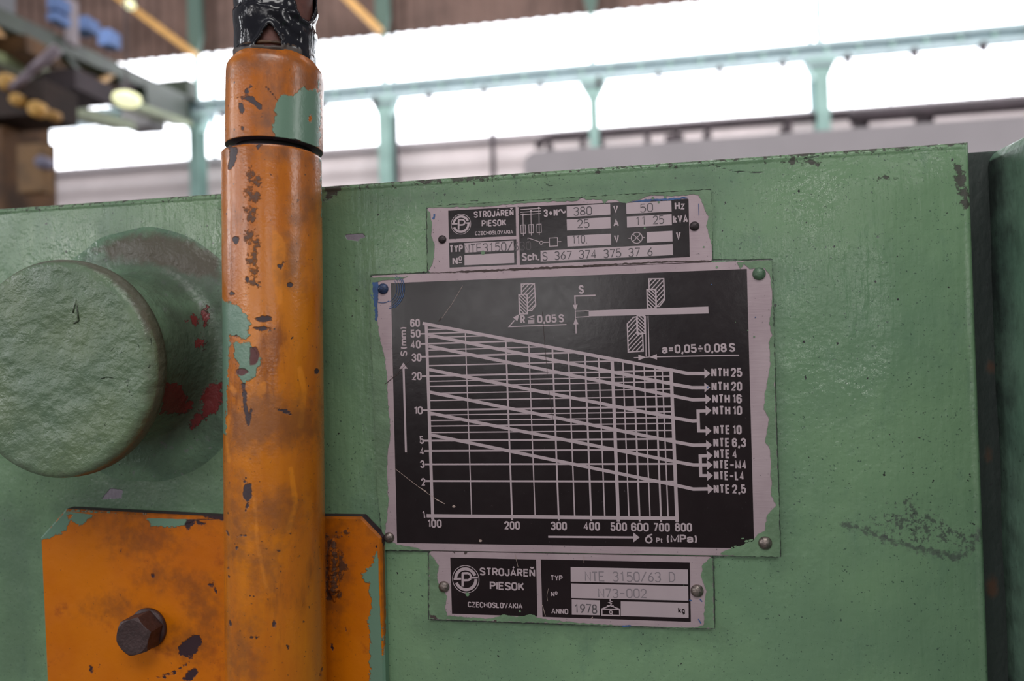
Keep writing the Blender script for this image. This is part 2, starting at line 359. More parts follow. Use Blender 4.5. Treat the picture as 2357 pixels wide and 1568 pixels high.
for px, py, Y, s_, lab, em in ((292, 230, 9.0, 0.30, 'glowing pale yellow hall lamp under the crane girder left of the orange pole', 1.1), (298, 14, 9.0, 0.17, 'small pale greenish hall lamp at the top edge left of the taped pipe', 0.75)):
    Y += 3.0 * (py < 100)
    q = at(px, py, Y)
    lp = thing('hall_lamp', q, lab, 'lamp', 'hanging hall lamps')
    MB().lathe(q, (0, 0, 1), [(0, -0.09 * s_ / .3), (s_ * 0.45, -0.08 * s_ / .3), (s_ * 0.68, 0.0), (s_ * 0.6, 0.07), (s_ * .25, 0.12), (0, 0.12)], 24).build('lamp_glass', simple('lamp_glass', lin(238, 240, 190), 0.4, emit=em), lp, True)
    MB().lathe(q + np.array([0, 0, 0.12]), (0, 0, 1), [(0.12, -0.005), (0.1, 0.1), (0.03, 0.14), (0.015, 0.3), (0.015, zt + 3.2 + 2.0 * (18 - Y) / 13 - q[2] - 0.19), (0, zt + 3.2 + 2.0 * (18 - Y) / 13 - q[2] - 0.19)], 20).build('lamp_holder', DARKST, lp, True)
# brown machine at far left
ym = 5.0
b0 = at(128, 300, ym + 0.6); b1 = at(-160, 300, ym); zb = at(60, 285, ym)[2]
bm_ = thing('hall_machine', (b1[0], ym, 0), 'rusty brown machine with yellow pulleys and grey rod at far left behind the green machine', 'machine')
MB().box(b1[0], b0[0], ym, ym + 0.6, 0, zb).build('machine_body', BROWN, bm_)
q0 = at(100, 330, ym - 0.1); q1 = at(45, 445, ym - 0.1); MB().box(q1[0], q0[0], ym - 0.12, ym, q1[2], q0[2]).build('side_cover', simple('ochre_brown_cover', lin(140, 104, 60), 0.6, 0, 0.4, 4), bm_)
q0 = at(112, 60, ym + 0.7); q1 = at(-120, 300, ym); MB().box(q1[0], q0[0], ym + 0.2, ym + 0.7, zb, at(40, 190, ym)[2]).build('machine_head', BROWN, bm_)
q0 = at(60, 60, ym + 0.5); MB().box(q1[0], q0[0], ym + 0.1, ym + 0.5, at(40, 190, ym)[2], at(40, 120, ym)[2]).build('top_housing', simple('olive_brown_paint', lin(96, 84, 54), 0.7, 0, 0.6, 3), bm_)
q0 = at(118, 190, ym + 0.1); q1 = at(-60, 285, ym + 0.1); MB().box(q1[0], q0[0], ym + 0.0, ym + 0.4, q1[2], q0[2]).build('pulley_block', simple('dark_umber_paint', lin(60, 42, 34), 0.7, 0, 0.5, 4), bm_)
for px, py, r_ in ((4, 184, 0.075), (30, 226, 0.055), (74, 247, 0.07), (112, 262, 0.045)):
    q = at(px, py, ym - 0.1); MB().lathe(q, (0, -1, 0), [(0, -0.1), (r_, -0.1), (r_, -0.03), (r_ * .8, 0.0), (0, 0.01)], 20).build('pulley', HOIST if r_ > 0.05 else YELLOW, bm_, True)
q = at(92, 372, ym - 0.15); MB().lathe(q, (0, -1, 0), [(0, -0.12), (0.05, -0.1), (0.055, 0), (0.03, 0.03), (0, 0.035)], 20).build('round_gauge', LILAC, bm_, True)
MB().tube([at(26, 204, ym - .2), at(72, 165, ym - .2)], 0.035, 12).build('rod', GREYPIPE, bm_, True)
MB().tube([at(74, 164, ym - .2), at(132, 112, ym - .2)], 0.045, 12).build('cylinder_rod', GREYPIPE, bm_, True)

# ================================================================== the green machine
GREEN0, GREEN1 = lin(118, 149, 115), lin(108, 138, 109)
def sgrid(us, vs):
    nu, nv = len(us), len(vs)
    return [(i * nv + j, (i + 1) * nv + j, (i + 1) * nv + j + 1, i * nv + j + 1) for i in range(nu - 1) for j in range(nv - 1)]
mach = thing('shearing_machine', (0.0, 0.05, 0), 'green painted cast shearing machine body with worn chipped paint carrying the nameplates', 'machine')
XR, ZT, rr, TH = 0.2885, Z0 + 0.1911, 0.003, 0.05
fa = np.linspace(0, math.pi / 2, 7)
def axis_pts(arr, edge):
    """positions and set-backs along one axis, rounded over at its far edge"""
    return np.concatenate([arr, edge - rr + rr * np.sin(fa), [edge]]), np.concatenate([0 * arr, rr * (1 - np.cos(fa)), [TH]])
xs, xo = axis_pts(np.concatenate([np.linspace(-0.9, -0.24, 12), np.arange(-0.238, XR - rr - 0.0005, 0.001)]), XR)
zs_, zo = axis_pts(np.concatenate([np.linspace(0.05, Z0 - 0.1, 10), np.arange(Z0 - 0.098, ZT - rr - 0.0005, 0.001)]), ZT)
GX, GZ = np.meshgrid(xs, zs_, indexing='ij'); GY = np.maximum(xo[:, None], zo[None, :])
# the rounded top right corner
V = np.stack([GX, GY, GZ], -1).reshape(-1, 3)
# hand-rolled, slightly wavy surface
wv = np.array([noise.noise(Vector((p[0] * 14, 0, p[2] * 14))) * 0.0006 + noise.noise(Vector((p[0] * 60, 3, p[2] * 60))) * 0.00018 for p in V]) * (V[:, 1] < 1e-6)
V[:, 1] += wv * 0.8 + (V[:, 1] < 1e-6) * 0.0007
P = topx(V)
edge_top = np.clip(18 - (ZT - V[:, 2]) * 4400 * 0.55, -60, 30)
dark = mask(P, [('l', [(1840, 352), (1880, 345)], 9), ('l', [(2205, 390), (2212, 420), (2222, 470)], 9), ('p', [(745, 430), (790, 425), (775, 445), (750, 460)]), ('l', [(1960, 345), (2110, 335)], 4),
                ('l', [(1050, 412), (1120, 405)], 7), ('l', [(960, 418), (1010, 414)], 5), ('d', 2040, 410, 8, 3), ('l', [(1800, 372), (1880, 375)], 3)])
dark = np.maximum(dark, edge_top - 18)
smudge = mask(P, [('p', [(1990, 1190), (2080, 1135), (2120, 1150), (2240, 1215), (2255, 1230), (2230, 1280), (2100, 1255), (2030, 1245)])], lim=80) - 40
smear = mask(P, [('l', [(1945, 1205), (2040, 1240), (2130, 1268), (2205, 1285), (2240, 1260), (2256, 1222)], 5)])
red = mask(P, [('p', [(372, 880), (440, 905), (450, 945), (385, 955)]), ('p', [(482, 880), (512, 878), (512, 945), (440, 985), (470, 940)])])
chip = mask(P, [('p', [(792, 540), (835, 538), (843, 546), (828, 550), (826, 556), (800, 552)]), ('p', [(232, 1150), (255, 1124), (282, 1128), (280, 1148)]), ('d', 2020, 545, 5, 3)])
grime_shade = mask(P, [('p', [(350, 1000), (512, 960), (512, 1180), (130, 1175), (200, 1130)]), ('d', 460, 1150, 60, 30),  # the cap's shadow below it is painted in along with grime
                 ('p', [(240, 545), (400, 560), (520, 640), (520, 1000), (380, 1000)]), ('p', [(850, 470), (1640, 425), (1640, 410), (830, 450)]), ('p', [(866, 640), (900, 1290), (875, 1290), (848, 640)]),  # first polygon paints shade into the hollow between cap and post
                 ('l', [(2266, 700), (2280, 1000), (2290, 1568)], 8), ('p', [(-20, 1150), (80, 1180), (100, 1568), (-20, 1568)]), ('l', [(1760, 640), (1800, 1290)], 12), ('l', [(990, 1440), (1650, 1458)], 12)], lim=80)  # lower left strip: grime plus vignette darkening put into the colour
cracks = mask(P, [('l', [(1000, 500), (1040, 470), (1100, 462)], 1.2), ('l', [(1640, 380), (1690, 395), (1760, 398)], 1.6), ('l', [(1790, 420), (1830, 418)], 1.4), ('l', [(1850, 365), (1885, 360)], 2), ('l', [(983, 477), (1635, 438), (1640, 600), (1776, 598), (1795.5, 1282), (1643, 1280), (1644, 1448), (988, 1426), (987, 1268), (880, 1266), (854, 634), (986, 629), (983, 477)], 2.3), ('l', [(500, 480), (560, 490)], 1.5), ('l', [(1250, 418), (1262, 428), (1290, 424)], 1.4), ('l', [(1690, 470), (1700, 480)], 1.4)])
GRN = layered('worn_green_machine_paint',
    [GREEN0, [((9, 5, 0.6, (1, 1, 1)), 0.4, 0.62, GREEN1), ((55, 6, 0.65, (1, 1, 0.5)), 0.52, 0.75, lin(104, 134, 108)), ((900, 3, 0.5), 0.665, 0.70, lin(72, 92, 78)), ((330, 2, 0.5), 0.735, 0.75, lin(50, 48, 50))]],
    [('grime_shade', lin(66, 88, 72), 50, 90, 90, 0.5, 0.5, 0), ('smudge', lin(64, 66, 66), 14, 330, 620, 0.75, 0.6, 0), ('smear', lin(66, 66, 68), 6, 60, 500, 0.7, 0.6, 0),
     ('red', lin(108, 42, 42), 2, 56, 300, 1, 0.45, -0.0004), ('chip', lin(132, 124, 136), 1.2, 5, 500, 1, 0.5, -0.0003), ('cracks', lin(60, 62, 62), 1, 4, 400, .9, .6, -0.0003),
     ('dark', lin(62, 54, 54), 3, 56, 380, 0.9, 0.6, -0.0002)],
    rough=(0.15, 0.32), bumps=((420, 3, (1, 1, 1), 0.00022), (260, 3, (1, 1, 0.10), 0.0004), (130, 4, (1, 1, 0.6), 0.00035), (34, 4, (1, 1, 1), 0.0012)), rscale=30)
mesh_obj('side_panel', V, sgrid(xs, zs_), GRN, mach, True, None, dict(grime_shade=grime_shade, smudge=smudge, smear=smear, red=red, chip=chip, cracks=cracks, dark=dark))
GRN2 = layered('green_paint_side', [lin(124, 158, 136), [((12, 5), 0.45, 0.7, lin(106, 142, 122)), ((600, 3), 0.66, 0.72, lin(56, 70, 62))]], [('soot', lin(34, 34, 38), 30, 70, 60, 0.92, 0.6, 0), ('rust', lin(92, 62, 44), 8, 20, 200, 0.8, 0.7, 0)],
               rough=(0.3, 0.5), bumps=((300, 3, (1, 1, .5), 0.0004), (40, 4, (1, 1, 1), 0.001)))
# recessed joint strip and the flange that comes forward at the right
xa, xb = XR - 0.004, XR + 0.034
uu = np.arange(xa, xb, 0.002); vv = np.concatenate([np.linspace(0.05, Z0 - 0.1, 8), np.arange(Z0 - 0.098, ZT - 0.0025, 0.002), [ZT - 0.0025, ZT - 0.0015]])
A, B = np.meshgrid(uu, vv, indexing='ij'); yo = np.zeros_like(B); yo[:, -1] = 0.06
V = np.stack([A, 0.012 + yo, B], -1).reshape(-1, 3); P = topx(V)
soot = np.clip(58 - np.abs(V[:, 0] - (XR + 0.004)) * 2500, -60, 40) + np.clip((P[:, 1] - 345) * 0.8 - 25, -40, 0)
rust = mask(P, [('d', 2280, 845, 10, 14), ('d', 2282, 1350, 12, 22), ('d', 2276, 1050, 6, 12)])
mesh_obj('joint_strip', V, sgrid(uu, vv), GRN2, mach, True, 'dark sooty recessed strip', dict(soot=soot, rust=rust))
XF = float(at(2283, 600, 0.012)[0])
yv = np.concatenate([np.arange(-0.17, 0.0139, 0.002), [0.014]]); ft = ZT - 0.0012; fr_ = 0.009
zf = np.concatenate([vv[vv < ft - fr_ - 0.001], ft - fr_ + fr_ * np.sin(fa)]); xof = np.concatenate([np.zeros((vv < ft - fr_ - 0.001).sum()), fr_ * (1 - np.cos(fa))])
zf = np.concatenate([zf, [ft]]); xof = np.concatenate([xof, [0.05]])
A, B = np.meshgrid(yv, zf, indexing='ij')
V = np.stack([XF + xof[None, :] + 0 * A, A, B], -1).reshape(-1, 3); V[:, 0] += np.array([noise.noise(Vector((0, p[1] * 25, p[2] * 25))) * 0.0008 for p in V])
P = topx(V)
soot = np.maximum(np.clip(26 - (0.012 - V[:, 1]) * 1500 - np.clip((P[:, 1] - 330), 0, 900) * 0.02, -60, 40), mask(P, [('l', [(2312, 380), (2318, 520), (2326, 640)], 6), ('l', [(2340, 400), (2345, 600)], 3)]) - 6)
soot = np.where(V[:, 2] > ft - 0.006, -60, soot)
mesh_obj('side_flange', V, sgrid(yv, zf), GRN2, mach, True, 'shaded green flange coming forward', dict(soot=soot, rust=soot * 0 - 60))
MB().box(XF + 0.004, XF + 0.052, -0.1698, 0.0138, 0.05, ft - 0.0095).box(XF + 0.0095, XF + 0.052, -0.1698, 0.0138, ft - 0.0095, ft - 0.0004).build('flange_core', simple('plain_green_flange_paint', lin(108, 142, 120), 0.5), mach)
MB().box(-0.9, XF + 0.05, 0.014, 0.75, 0.0, ZT - 0.004).build('machine_body', simple('plain_green_paint', lin(100, 138, 114), 0.5), mach)
# boss with round end cap
HC = at(326, 818, 0.0); AX = np.array([0.0, -1.0, 0.0]); 
prof = [(0.0715, -0.0012), (0.068, 0.0003), (0.0645, 0.0016), (0.0605, 0.0024), (0.0575, 0.0026), (0.054, 0.0025), (0.050, 0.0032), (0.0465, 0.0056), (0.0438, 0.011), (0.0425, 0.018), (0.042, 0.030), (0.0418, 0.041)]
def lathe_grid(c, prof, n, e1=(0, 0, 1)):
    V = []; nrm = []
    for i, (r, h) in enumerate(prof):
        for k in range(n + 1):
            a = 2 * math.pi * k / n; V.append((c[0] + r * math.sin(a), c[1] - h, c[2] + r * math.cos(a)))
    Fc = [(i * (n + 1) + k, i * (n + 1) + k + 1, (i + 1) * (n + 1) + k + 1, (i + 1) * (n + 1) + k) for i in range(len(prof) - 1) for k in range(n)]
    return np.array(V), Fc
def fine(prof, step):
    out = [prof[0]]
    for a, b in zip(prof[:-1], prof[1:]):
        m = max(1, int(math.hypot(b[0] - a[0], b[1] - a[1]) / step))
        out += [(a[0] + (b[0] - a[0]) * k / m, a[1] + (b[1] - a[1]) * k / m) for k in range(1, m + 1)]
    return out
V, Fc = lathe_grid(HC, fine(prof, 0.0018), 180); P = topx(V)
V[:, 1] += np.array([noise.noise(Vector((p[0] * 50, p[1] * 50, p[2] * 50))) * 0.0008 for p in V])
hg = mask(P, [('p', [(205, 600), (330, 552), (430, 560), (512, 610), (512, 700), (400, 700), (330, 640)]), ('p', [(370, 700), (512, 690), (512, 1000), (380, 1010)])], lim=80)  # paints the shaded hollow round the neck into the boss colour
hr = mask(P, [('p', [(372, 880), (410, 885), (432, 915), (448, 945), (372, 955)]), ('p', [(470, 895), (512, 872), (512, 930), (478, 960), (440, 990), (432, 975), (458, 950)]), ('d', 445, 735, 14, 10), ('d', 472, 728, 8, 16), ('d', 462, 790, 12, 12)])
HUB = layered('flaking_green_boss_paint', [lin(108, 138, 112), [((30, 5), 0.42, 0.65, lin(90, 118, 98)), ((240, 5), 0.60, 0.72, lin(122, 132, 126)), ((700, 3), 0.66, 0.7, lin(66, 76, 70))]],
    [('grime_shade', lin(70, 80, 68), 45, 110, 90, 0.8, 0.45, 0), ('brown', lin(84, 76, 64), 12, 40, 160, 0.9, 0.4, 0), ('red', lin(112, 42, 42), 2, 56, 300, 1, 0.4, -0.0004)], rough=(0.2, 0.38), bumps=((300, 4, (1, 1, 1), 0.0005), (70, 4, (1, 1, 1), 0.0016)))
mesh_obj('boss', V, Fc, HUB, mach, True, 'grimy green boss ring with red primer showing', dict(grime_shade=hg, red=hr, brown=mask(P, [('p', [(215, 575), (280, 548), (350, 538), (440, 555), (505, 590), (505, 640), (430, 632), (340, 606), (270, 596)])], lim=80)))
CR, CH = 0.0527, 0.0500
CC = at(124, 849, -CH); CCb = np.array([CC[0], 0.0, CC[2]])
prof = [(0.0, 0.039), (0.030, 0.039), (CR - 0.001, 0.039), (CR + 0.0004, 0.0402), (CR + 0.0008, 0.043), (CR + 0.0004, 0.047), (CR - 0.0004, CH - 0.0016), (CR - 0.0018, CH - 0.0003), (CR - 0.004, CH + 0.0002), (0.030, CH), (0.0, CH)]
V, Fc = lathe_grid(CCb, fine(prof, 0.0016), 200); P = topx(V)
dr = np.hypot(V[:, 0] - CCb[0], V[:, 2] - CCb[2])
V[:, 1] += np.where(dr < CR - 0.002, np.array([noise.noise(Vector((p[0] * 45, 9, p[2] * 45))) * 0.0007 + noise.noise(Vector((p[0] * 130, 5, p[2] * 170))) * 0.00022 for p in V]), 0)
ew = np.clip(14 - np.abs(dr - (CR + 0.0002)) * 9000, -60, 20) * np.where((P[:, 1] < 760), 1, 0.2) - 3
ew = np.where(V[:, 1] > -0.046, 16, ew)
ck = mask(P, [('l', [(300, 783), (318, 790), (322, 800), (333, 812)], 1.3), ('l', [(347, 775), (348, 830), (342, 846), (326, 850)], 1.4), ('l', [(230, 872), (245, 868), (262, 870)], 1.2), ('l', [(255, 808), (262, 800), (275, 812), (290, 806)], 1.2),
              ('l', [(290, 880), (298, 905), (316, 922)], 1.2), ('l', [(225, 1045), (240, 1042), (252, 1030), (270, 1028)], 1.3), ('l', [(238, 965), (245, 985)], 1.3), ('d', 293, 878, 7, 3), ('l', [(10, 1003), (40, 988)], 1.2), ('l', [(280, 1010), (285, 998)], 1.2)])
CAPM = layered('thick_wrinkled_green_paint', [lin(104, 123, 93), [((22, 5), 0.4, 0.65, lin(98, 120, 97)), ((120, 6, .65), 0.54, 0.72, lin(88, 108, 84)), ((520, 3), 0.69, 0.72, lin(84, 104, 84))]],
    [('worn', lin(86, 78, 70), 10, 26, 150, 0.75, 0.4, 0), ('crack', lin(62, 76, 60), 1.0, 5, 300, 0.9, 0.5, -0.0004)], rough=(0.26, 0.42),
    bumps=((260, 5, (1, 1, 1.15), 0.0005), (95, 5, (1, 1, 1.2), 0.0016), (34, 3, (1, 1, 1), 0.003)))
mesh_obj('round_cap', V, Fc, CAPM, mach, True, 'round green cap with thick wrinkled paint', dict(worn=ew, crack=ck))
# cast-in mark on the cap
m_ = MB(); 
for a, b in (((168, 720), (176, 690)), ((176, 690), (181, 738)), ((181, 738), (170, 744))):
    m_.tube([at(*a, -CH - 0.0001), at(*b, -CH - 0.0001)], 0.00045, 8)
m_.build('cast_mark', CAPM, mach, True)

# ================================================================== nameplates
ALU, _nt, _b = new_mat('pale_anodised_plate')
_b.inputs['Metallic'].default_value = 0.25; _b.inputs['Roughness'].default_value = 0.42
_c = mix(_nt, ramp(_nt, nz(_nt, 30, 4, 0.6, (1, 1, 1)), 0.35, 0.7), lin(179, 160, 166), lin(166, 146, 153))
_c = mix(_nt, ramp(_nt, nz(_nt, 700, 3), 0.68, 0.71), _c, lin(110, 100, 104)); L(_nt, _c, _b.inputs['Base Color'])
bump(_nt, _b, nz(_nt, 900, 2, 0.5, (0.1, 1, 1)), 0.00006)
PRINT = simple('plate_print_silver', lin(182, 165, 171), 0.42, 0.2, 0.06, 60)
BLACK, _nt, _b = new_mat('glossy_black_plate_lacquer'); _b.inputs['Roughness'].default_value = 0.32
_c = mix(_nt, ramp(_nt, nz(_nt, 26, 5), 0.35, 0.7), lin(24, 15, 18), lin(31, 21, 24)); _c = mix(_nt, ramp(_nt, nz(_nt, 800, 3), 0.7, 0.73), _c, lin(60, 52, 56)); L(_nt, _c, _b.inputs['Base Color'])
L(_nt, ramp(_nt, nz(_nt, 160, 6, 0.7), 0.3, 0.7, 0.19, 0.23), _b.inputs['Roughness']); bump(_nt, _b, nz(_nt, 240, 5, 0.6), 0.00004)
STAMP = simple('stamped_dark_strokes', lin(84, 78, 82), 0.6)
STAMPL = simple('stamped_pale_strokes', lin(126, 116, 122), 0.5)
SPRAY = simple('green_overspray', lin(110, 138, 108), 0.38, 0, 0.25, 60, 0.0004, 300)
BLUEP = simple('blue_paint_smear', lin(58, 92, 144), 0.45, 0, 0.3, 200)
GRIME = simple('black_grime', lin(70, 58, 56), 0.8)
SCRATCH = simple('scratched_bare_metal', lin(176, 156, 148), 0.4, 0.3)
PT = 0.0012                                 # sheet thickness
Y1 = -PT
def pl(px, py, lay=0): p = at(px, py, Y1); return np.array([p[0], p[2]])
def y_of(lay): return Y1 - 0.00005 * lay
class Plane:
    """flat print on a plate: polygons given in photograph pixels lie in the plate's plane"""
    def __init__(s, lay): s.v = []; s.f = []; s.y = y_of(lay)
    def poly2(s, pts):
        n = len(s.v); s.k = getattr(s, 'k', 0) + 1; yy = s.y - (s.k % 67) * 4e-7; s.v += [(p[0], yy, p[1]) for p in pts]
        ar = sum(pts[i][0] * pts[(i + 1) % len(pts)][1] - pts[(i + 1) % len(pts)][0] * pts[i][1] for i in range(len(pts)))
        idx = list(range(n, n + len(pts))); s.f.append(tuple(idx if ar > 0 else idx[::-1])); return s
    def quad(s, *px): return s.poly2([pl(*p) for p in px])
    def seg2(s, a, b, wd, ext=0.0):
        a, b = np.array(a, float), np.array(b, float); d = b - a; l = np.hypot(*d)
        if l < 1e-9: return s
        d /= l; n = np.array([-d[1], d[0]]) * wd / 2; a = a - d * ext; b = b + d * ext
        return s.poly2([a - n, b - n, b + n, a + n])
    def line(s, pts, wpx, ext=0.0):
        q = [pl(*p) for p in pts]; w_ = wpx / SC
        return s.ribbon(q, w_)
    def loop(s, pts, wpx): return s.line(list(pts) + [pts[0]], wpx)
    def disc(s, c, r, n=16):
        q = pl(*c); r /= SC; return s.poly2([(q[0] + r * math.cos(2 * math.pi * k / n), q[1] + r * math.sin(2 * math.pi * k / n)) for k in range(n)])
    def arc(s, c, r, wpx, a0=0, a1=360, n=48):
        q = pl(*c); r = r / SC; w_ = wpx / SC; n = max(6, int(n * abs(a1 - a0) / 360))
        for k in range(n):
            t0, t1 = [math.radians(a0 + (a1 - a0) * (k + e) / n) for e in (0, 1)]
            s.poly2([(q[0] + rr2 * math.cos(t), q[1] + rr2 * math.sin(t)) for rr2, t in ((r - w_ / 2, t0), (r + w_ / 2, t0), (r + w_ / 2, t1), (r - w_ / 2, t1))])
        return s
    def hatch(s, poly, ang, step, wpx):
        q = [pl(*p) for p in poly]; d = np.array([math.cos(math.radians(ang)), math.sin(math.radians(ang))]); n = np.array([-d[1], d[0]])
        o = [p @ n for p in q]; t = min(o) + step / SC * 0.6
        while t < max(o):
            h = []
            for a, b in zip(q, q[1:] + q[:1]):
                fa_, fb_ = a @ n - t, b @ n - t
                if fa_ * fb_ < 0: p = a + (b - a) * fa_ / (fa_ - fb_); h.append(p)
            h.sort(key=lambda p: p @ d)
            for a, b in zip(h[::2], h[1::2]): s.seg2(a, b, wpx / SC)
            t += step / SC
        return s
    def ribbon(s, q, w_, lim=2.0):
        """mitred stroke along plane points"""
        q = [np.array(p, float) for p in q]; q = [p for i, p in enumerate(q) if i == 0 or np.hypot(*(p - q[i - 1])) > 1e-7]
        closed = len(q) > 3 and np.hypot(*(q[0] - q[-1])) < 1e-7
        if closed: q = q[:-1]
        n = len(q); A_, B_ = [], []
        for i in range(n):
            a = q[i - 1] if (i or closed) else None; b = q[(i + 1) % n] if (i < n - 1 or closed) else None
            d1 = (q[i] - a) / np.hypot(*(q[i] - a)) if a is not None else None; d2 = (b - q[i]) / np.hypot(*(b - q[i])) if b is not None else None
            d1 = d2 if d1 is None else d1; d2 = d1 if d2 is None else d2
            n1 = np.array([-d1[1], d1[0]]); n2 = np.array([-d2[1], d2[0]]); m = n1 + n2; l = np.hypot(*m); m = m / l if l > 1e-3 else n1
            k = min(1 / max(m @ n1, 0.01), lim); A_.append(q[i] + m * k * w_ / 2); B_.append(q[i] - m * k * w_ / 2)
        s.k = getattr(s, 'k', 0) + 1; yy = s.y - (s.k % 67) * 4e-7; o = len(s.v)
        s.v += [(p[0], yy - 2e-7 * i, p[1]) for i, p in enumerate(A_)] + [(p[0], yy - 2e-7 * i, p[1]) for i, p in enumerate(B_)]
        for i in range(n if closed else n - 1): j = (i + 1) % n; s.f.append((o + n + i, o + n + j, o + j, o + i))
        return s
    def text(s, st, x0, y0, x1, y1, cap, bold=0.195):
        """condensed grotesque strokes, baseline from (x0, y0) to (x1, y1), cap height in pixels"""
        a, b = pl(x0, y0), pl(x1, y1); d = b - a; ln = np.hypot(*d); d /= ln; n = np.array([-d[1], d[0]]); up = cap / SC; t = bold * up; hh = up - t
        ws = []; tot = 0
        for i, ch in enumerate(st):
            w_, sp = LETTER[ch][0], 0.10
            ws.append(w_); tot += w_
        fixed = sum((t if w_ >= 0 and ch != ' ' else 0) for ch, w_ in zip(st, ws)) + 0.07 * up * (len(st) - 1)
        k = max((ln - fixed) / tot, 0.0003); x = 0
        for ch, w_ in zip(st, ws):
            for stroke in LETTER[ch][1]:
                s.ribbon([a + d * (x + t / 2 + px_ * k) + n * (t / 2 + py_ * hh) for px_, py_ in stroke], t, 1.25)
            x += w_ * k + (t if ch != ' ' else 0) + 0.07 * up
        return s
    def stamp(s, st, x0, y0, x1, y1, cap, wpx, jit=0.0):
        a, b = pl(x0, y0), pl(x1, y1); d = b - a; ln = np.hypot(*d); d /= ln; n = np.array([-d[1], d[0]]); up = cap / SC; w_ = wpx / SC
        adv = ln / (len(st) - 0.28); gw = adv * 0.72
        for i, ch in enumerate(st):
            oy = random.uniform(-jit, jit) * up
            for stroke in GLYPH.get(ch, []):
                q = [a + d * (i * adv + px_ / 0.6 * gw) + n * (py_ * up + oy) for px_, py_ in stroke]
                s.ribbon(q, w_, 1.3)
        return s
    def patch(s, poly, amp=4.0, fq=0.06, seed=0):
        """irregular paint patch: boundary roughened with noise"""
        out = []
        m = len(poly)
        for i in range(m):
            a, b = np.array(poly[i], float), np.array(poly[(i + 1) % m], float); k = max(1, int(np.hypot(*(b - a)) / 2.5))
            for j in range(k):
                p = a + (b - a) * j / k
                v = Vector((p[0] * fq, p[1] * fq, seed)); dx = noise.fractal(v, 0.8, 2.2, 4) * amp; dy = noise.fractal(v + Vector((40, 9, 3)), 0.8, 2.2, 4) * amp
                out.append((p[0] + dx, p[1] + dy))
        q = [pl(*p) for p in out]; tri = geometry.tessellate_polygon([[Vector((p[0], p[1], 0)) for p in q]])
        n0 = len(s.v); s.v += [(p[0], s.y, p[1]) for p in q]
        for t in tri:
            a, b, c = [q[k] for k in t]; cr = (b[0] - a[0]) * (c[1] - a[1]) - (b[1] - a[1]) * (c[0] - a[0])
            s.f.append(tuple(n0 + k for k in (t if cr > 0 else t[::-1])))
        return s
    def build(s, name, mat, parent, label=None): return mesh_obj(name, s.v, s.f, mat, parent, False, label)
SC = 4580.0                                 # photograph pixels per metre on the plates
def ar(cx_, cy_, rx, ry, a0, a1, n=9): return [(cx_ + rx * math.cos(math.radians(a0 + (a1 - a0) * k / n)), cy_ + ry * math.sin(math.radians(a0 + (a1 - a0) * k / n))) for k in range(n + 1)]
def stad(w, y0, y1, ry=0.22): return ar(w / 2, y1 - ry, w / 2, ry, 180, 0) + ar(w / 2, y0 + ry, w / 2, ry, 0, -180) + [(0, y1 - ry)]
W = 0.40; RY = 0.21
_S = ar(W / 2, 1 - RY, W / 2, RY, 10, 180) + [(0, .72), (.04, .62), (W / 2, .52), (W - .04, .40), (W, .28)] + ar(W / 2, RY, W / 2, RY, 0, -170)
_P = [(0, 0), (0, 1), (W - .18, 1)] + ar(W - .18, .74, .18, .26, 90, -90) + [(0, .48)]
_E = [[(W * .92, 1), (0, 1), (0, 0), (W * .92, 0)], [(0, .52), (W * .82, .52)]]
_N = [[(0, 0), (0, 1)], [(W, 0), (W, 1)], [(.05, .90), (W - .05, .10)]]; _A = [[(0, 0), (W * .56, 1), (W * 1.12, 0)], [(W * .2, .30), (W * .92, .30)]]
_C = ar(W / 2, 1 - RY, W / 2, RY, 0, 180) + ar(W / 2, RY, W / 2, RY, 180, 360)
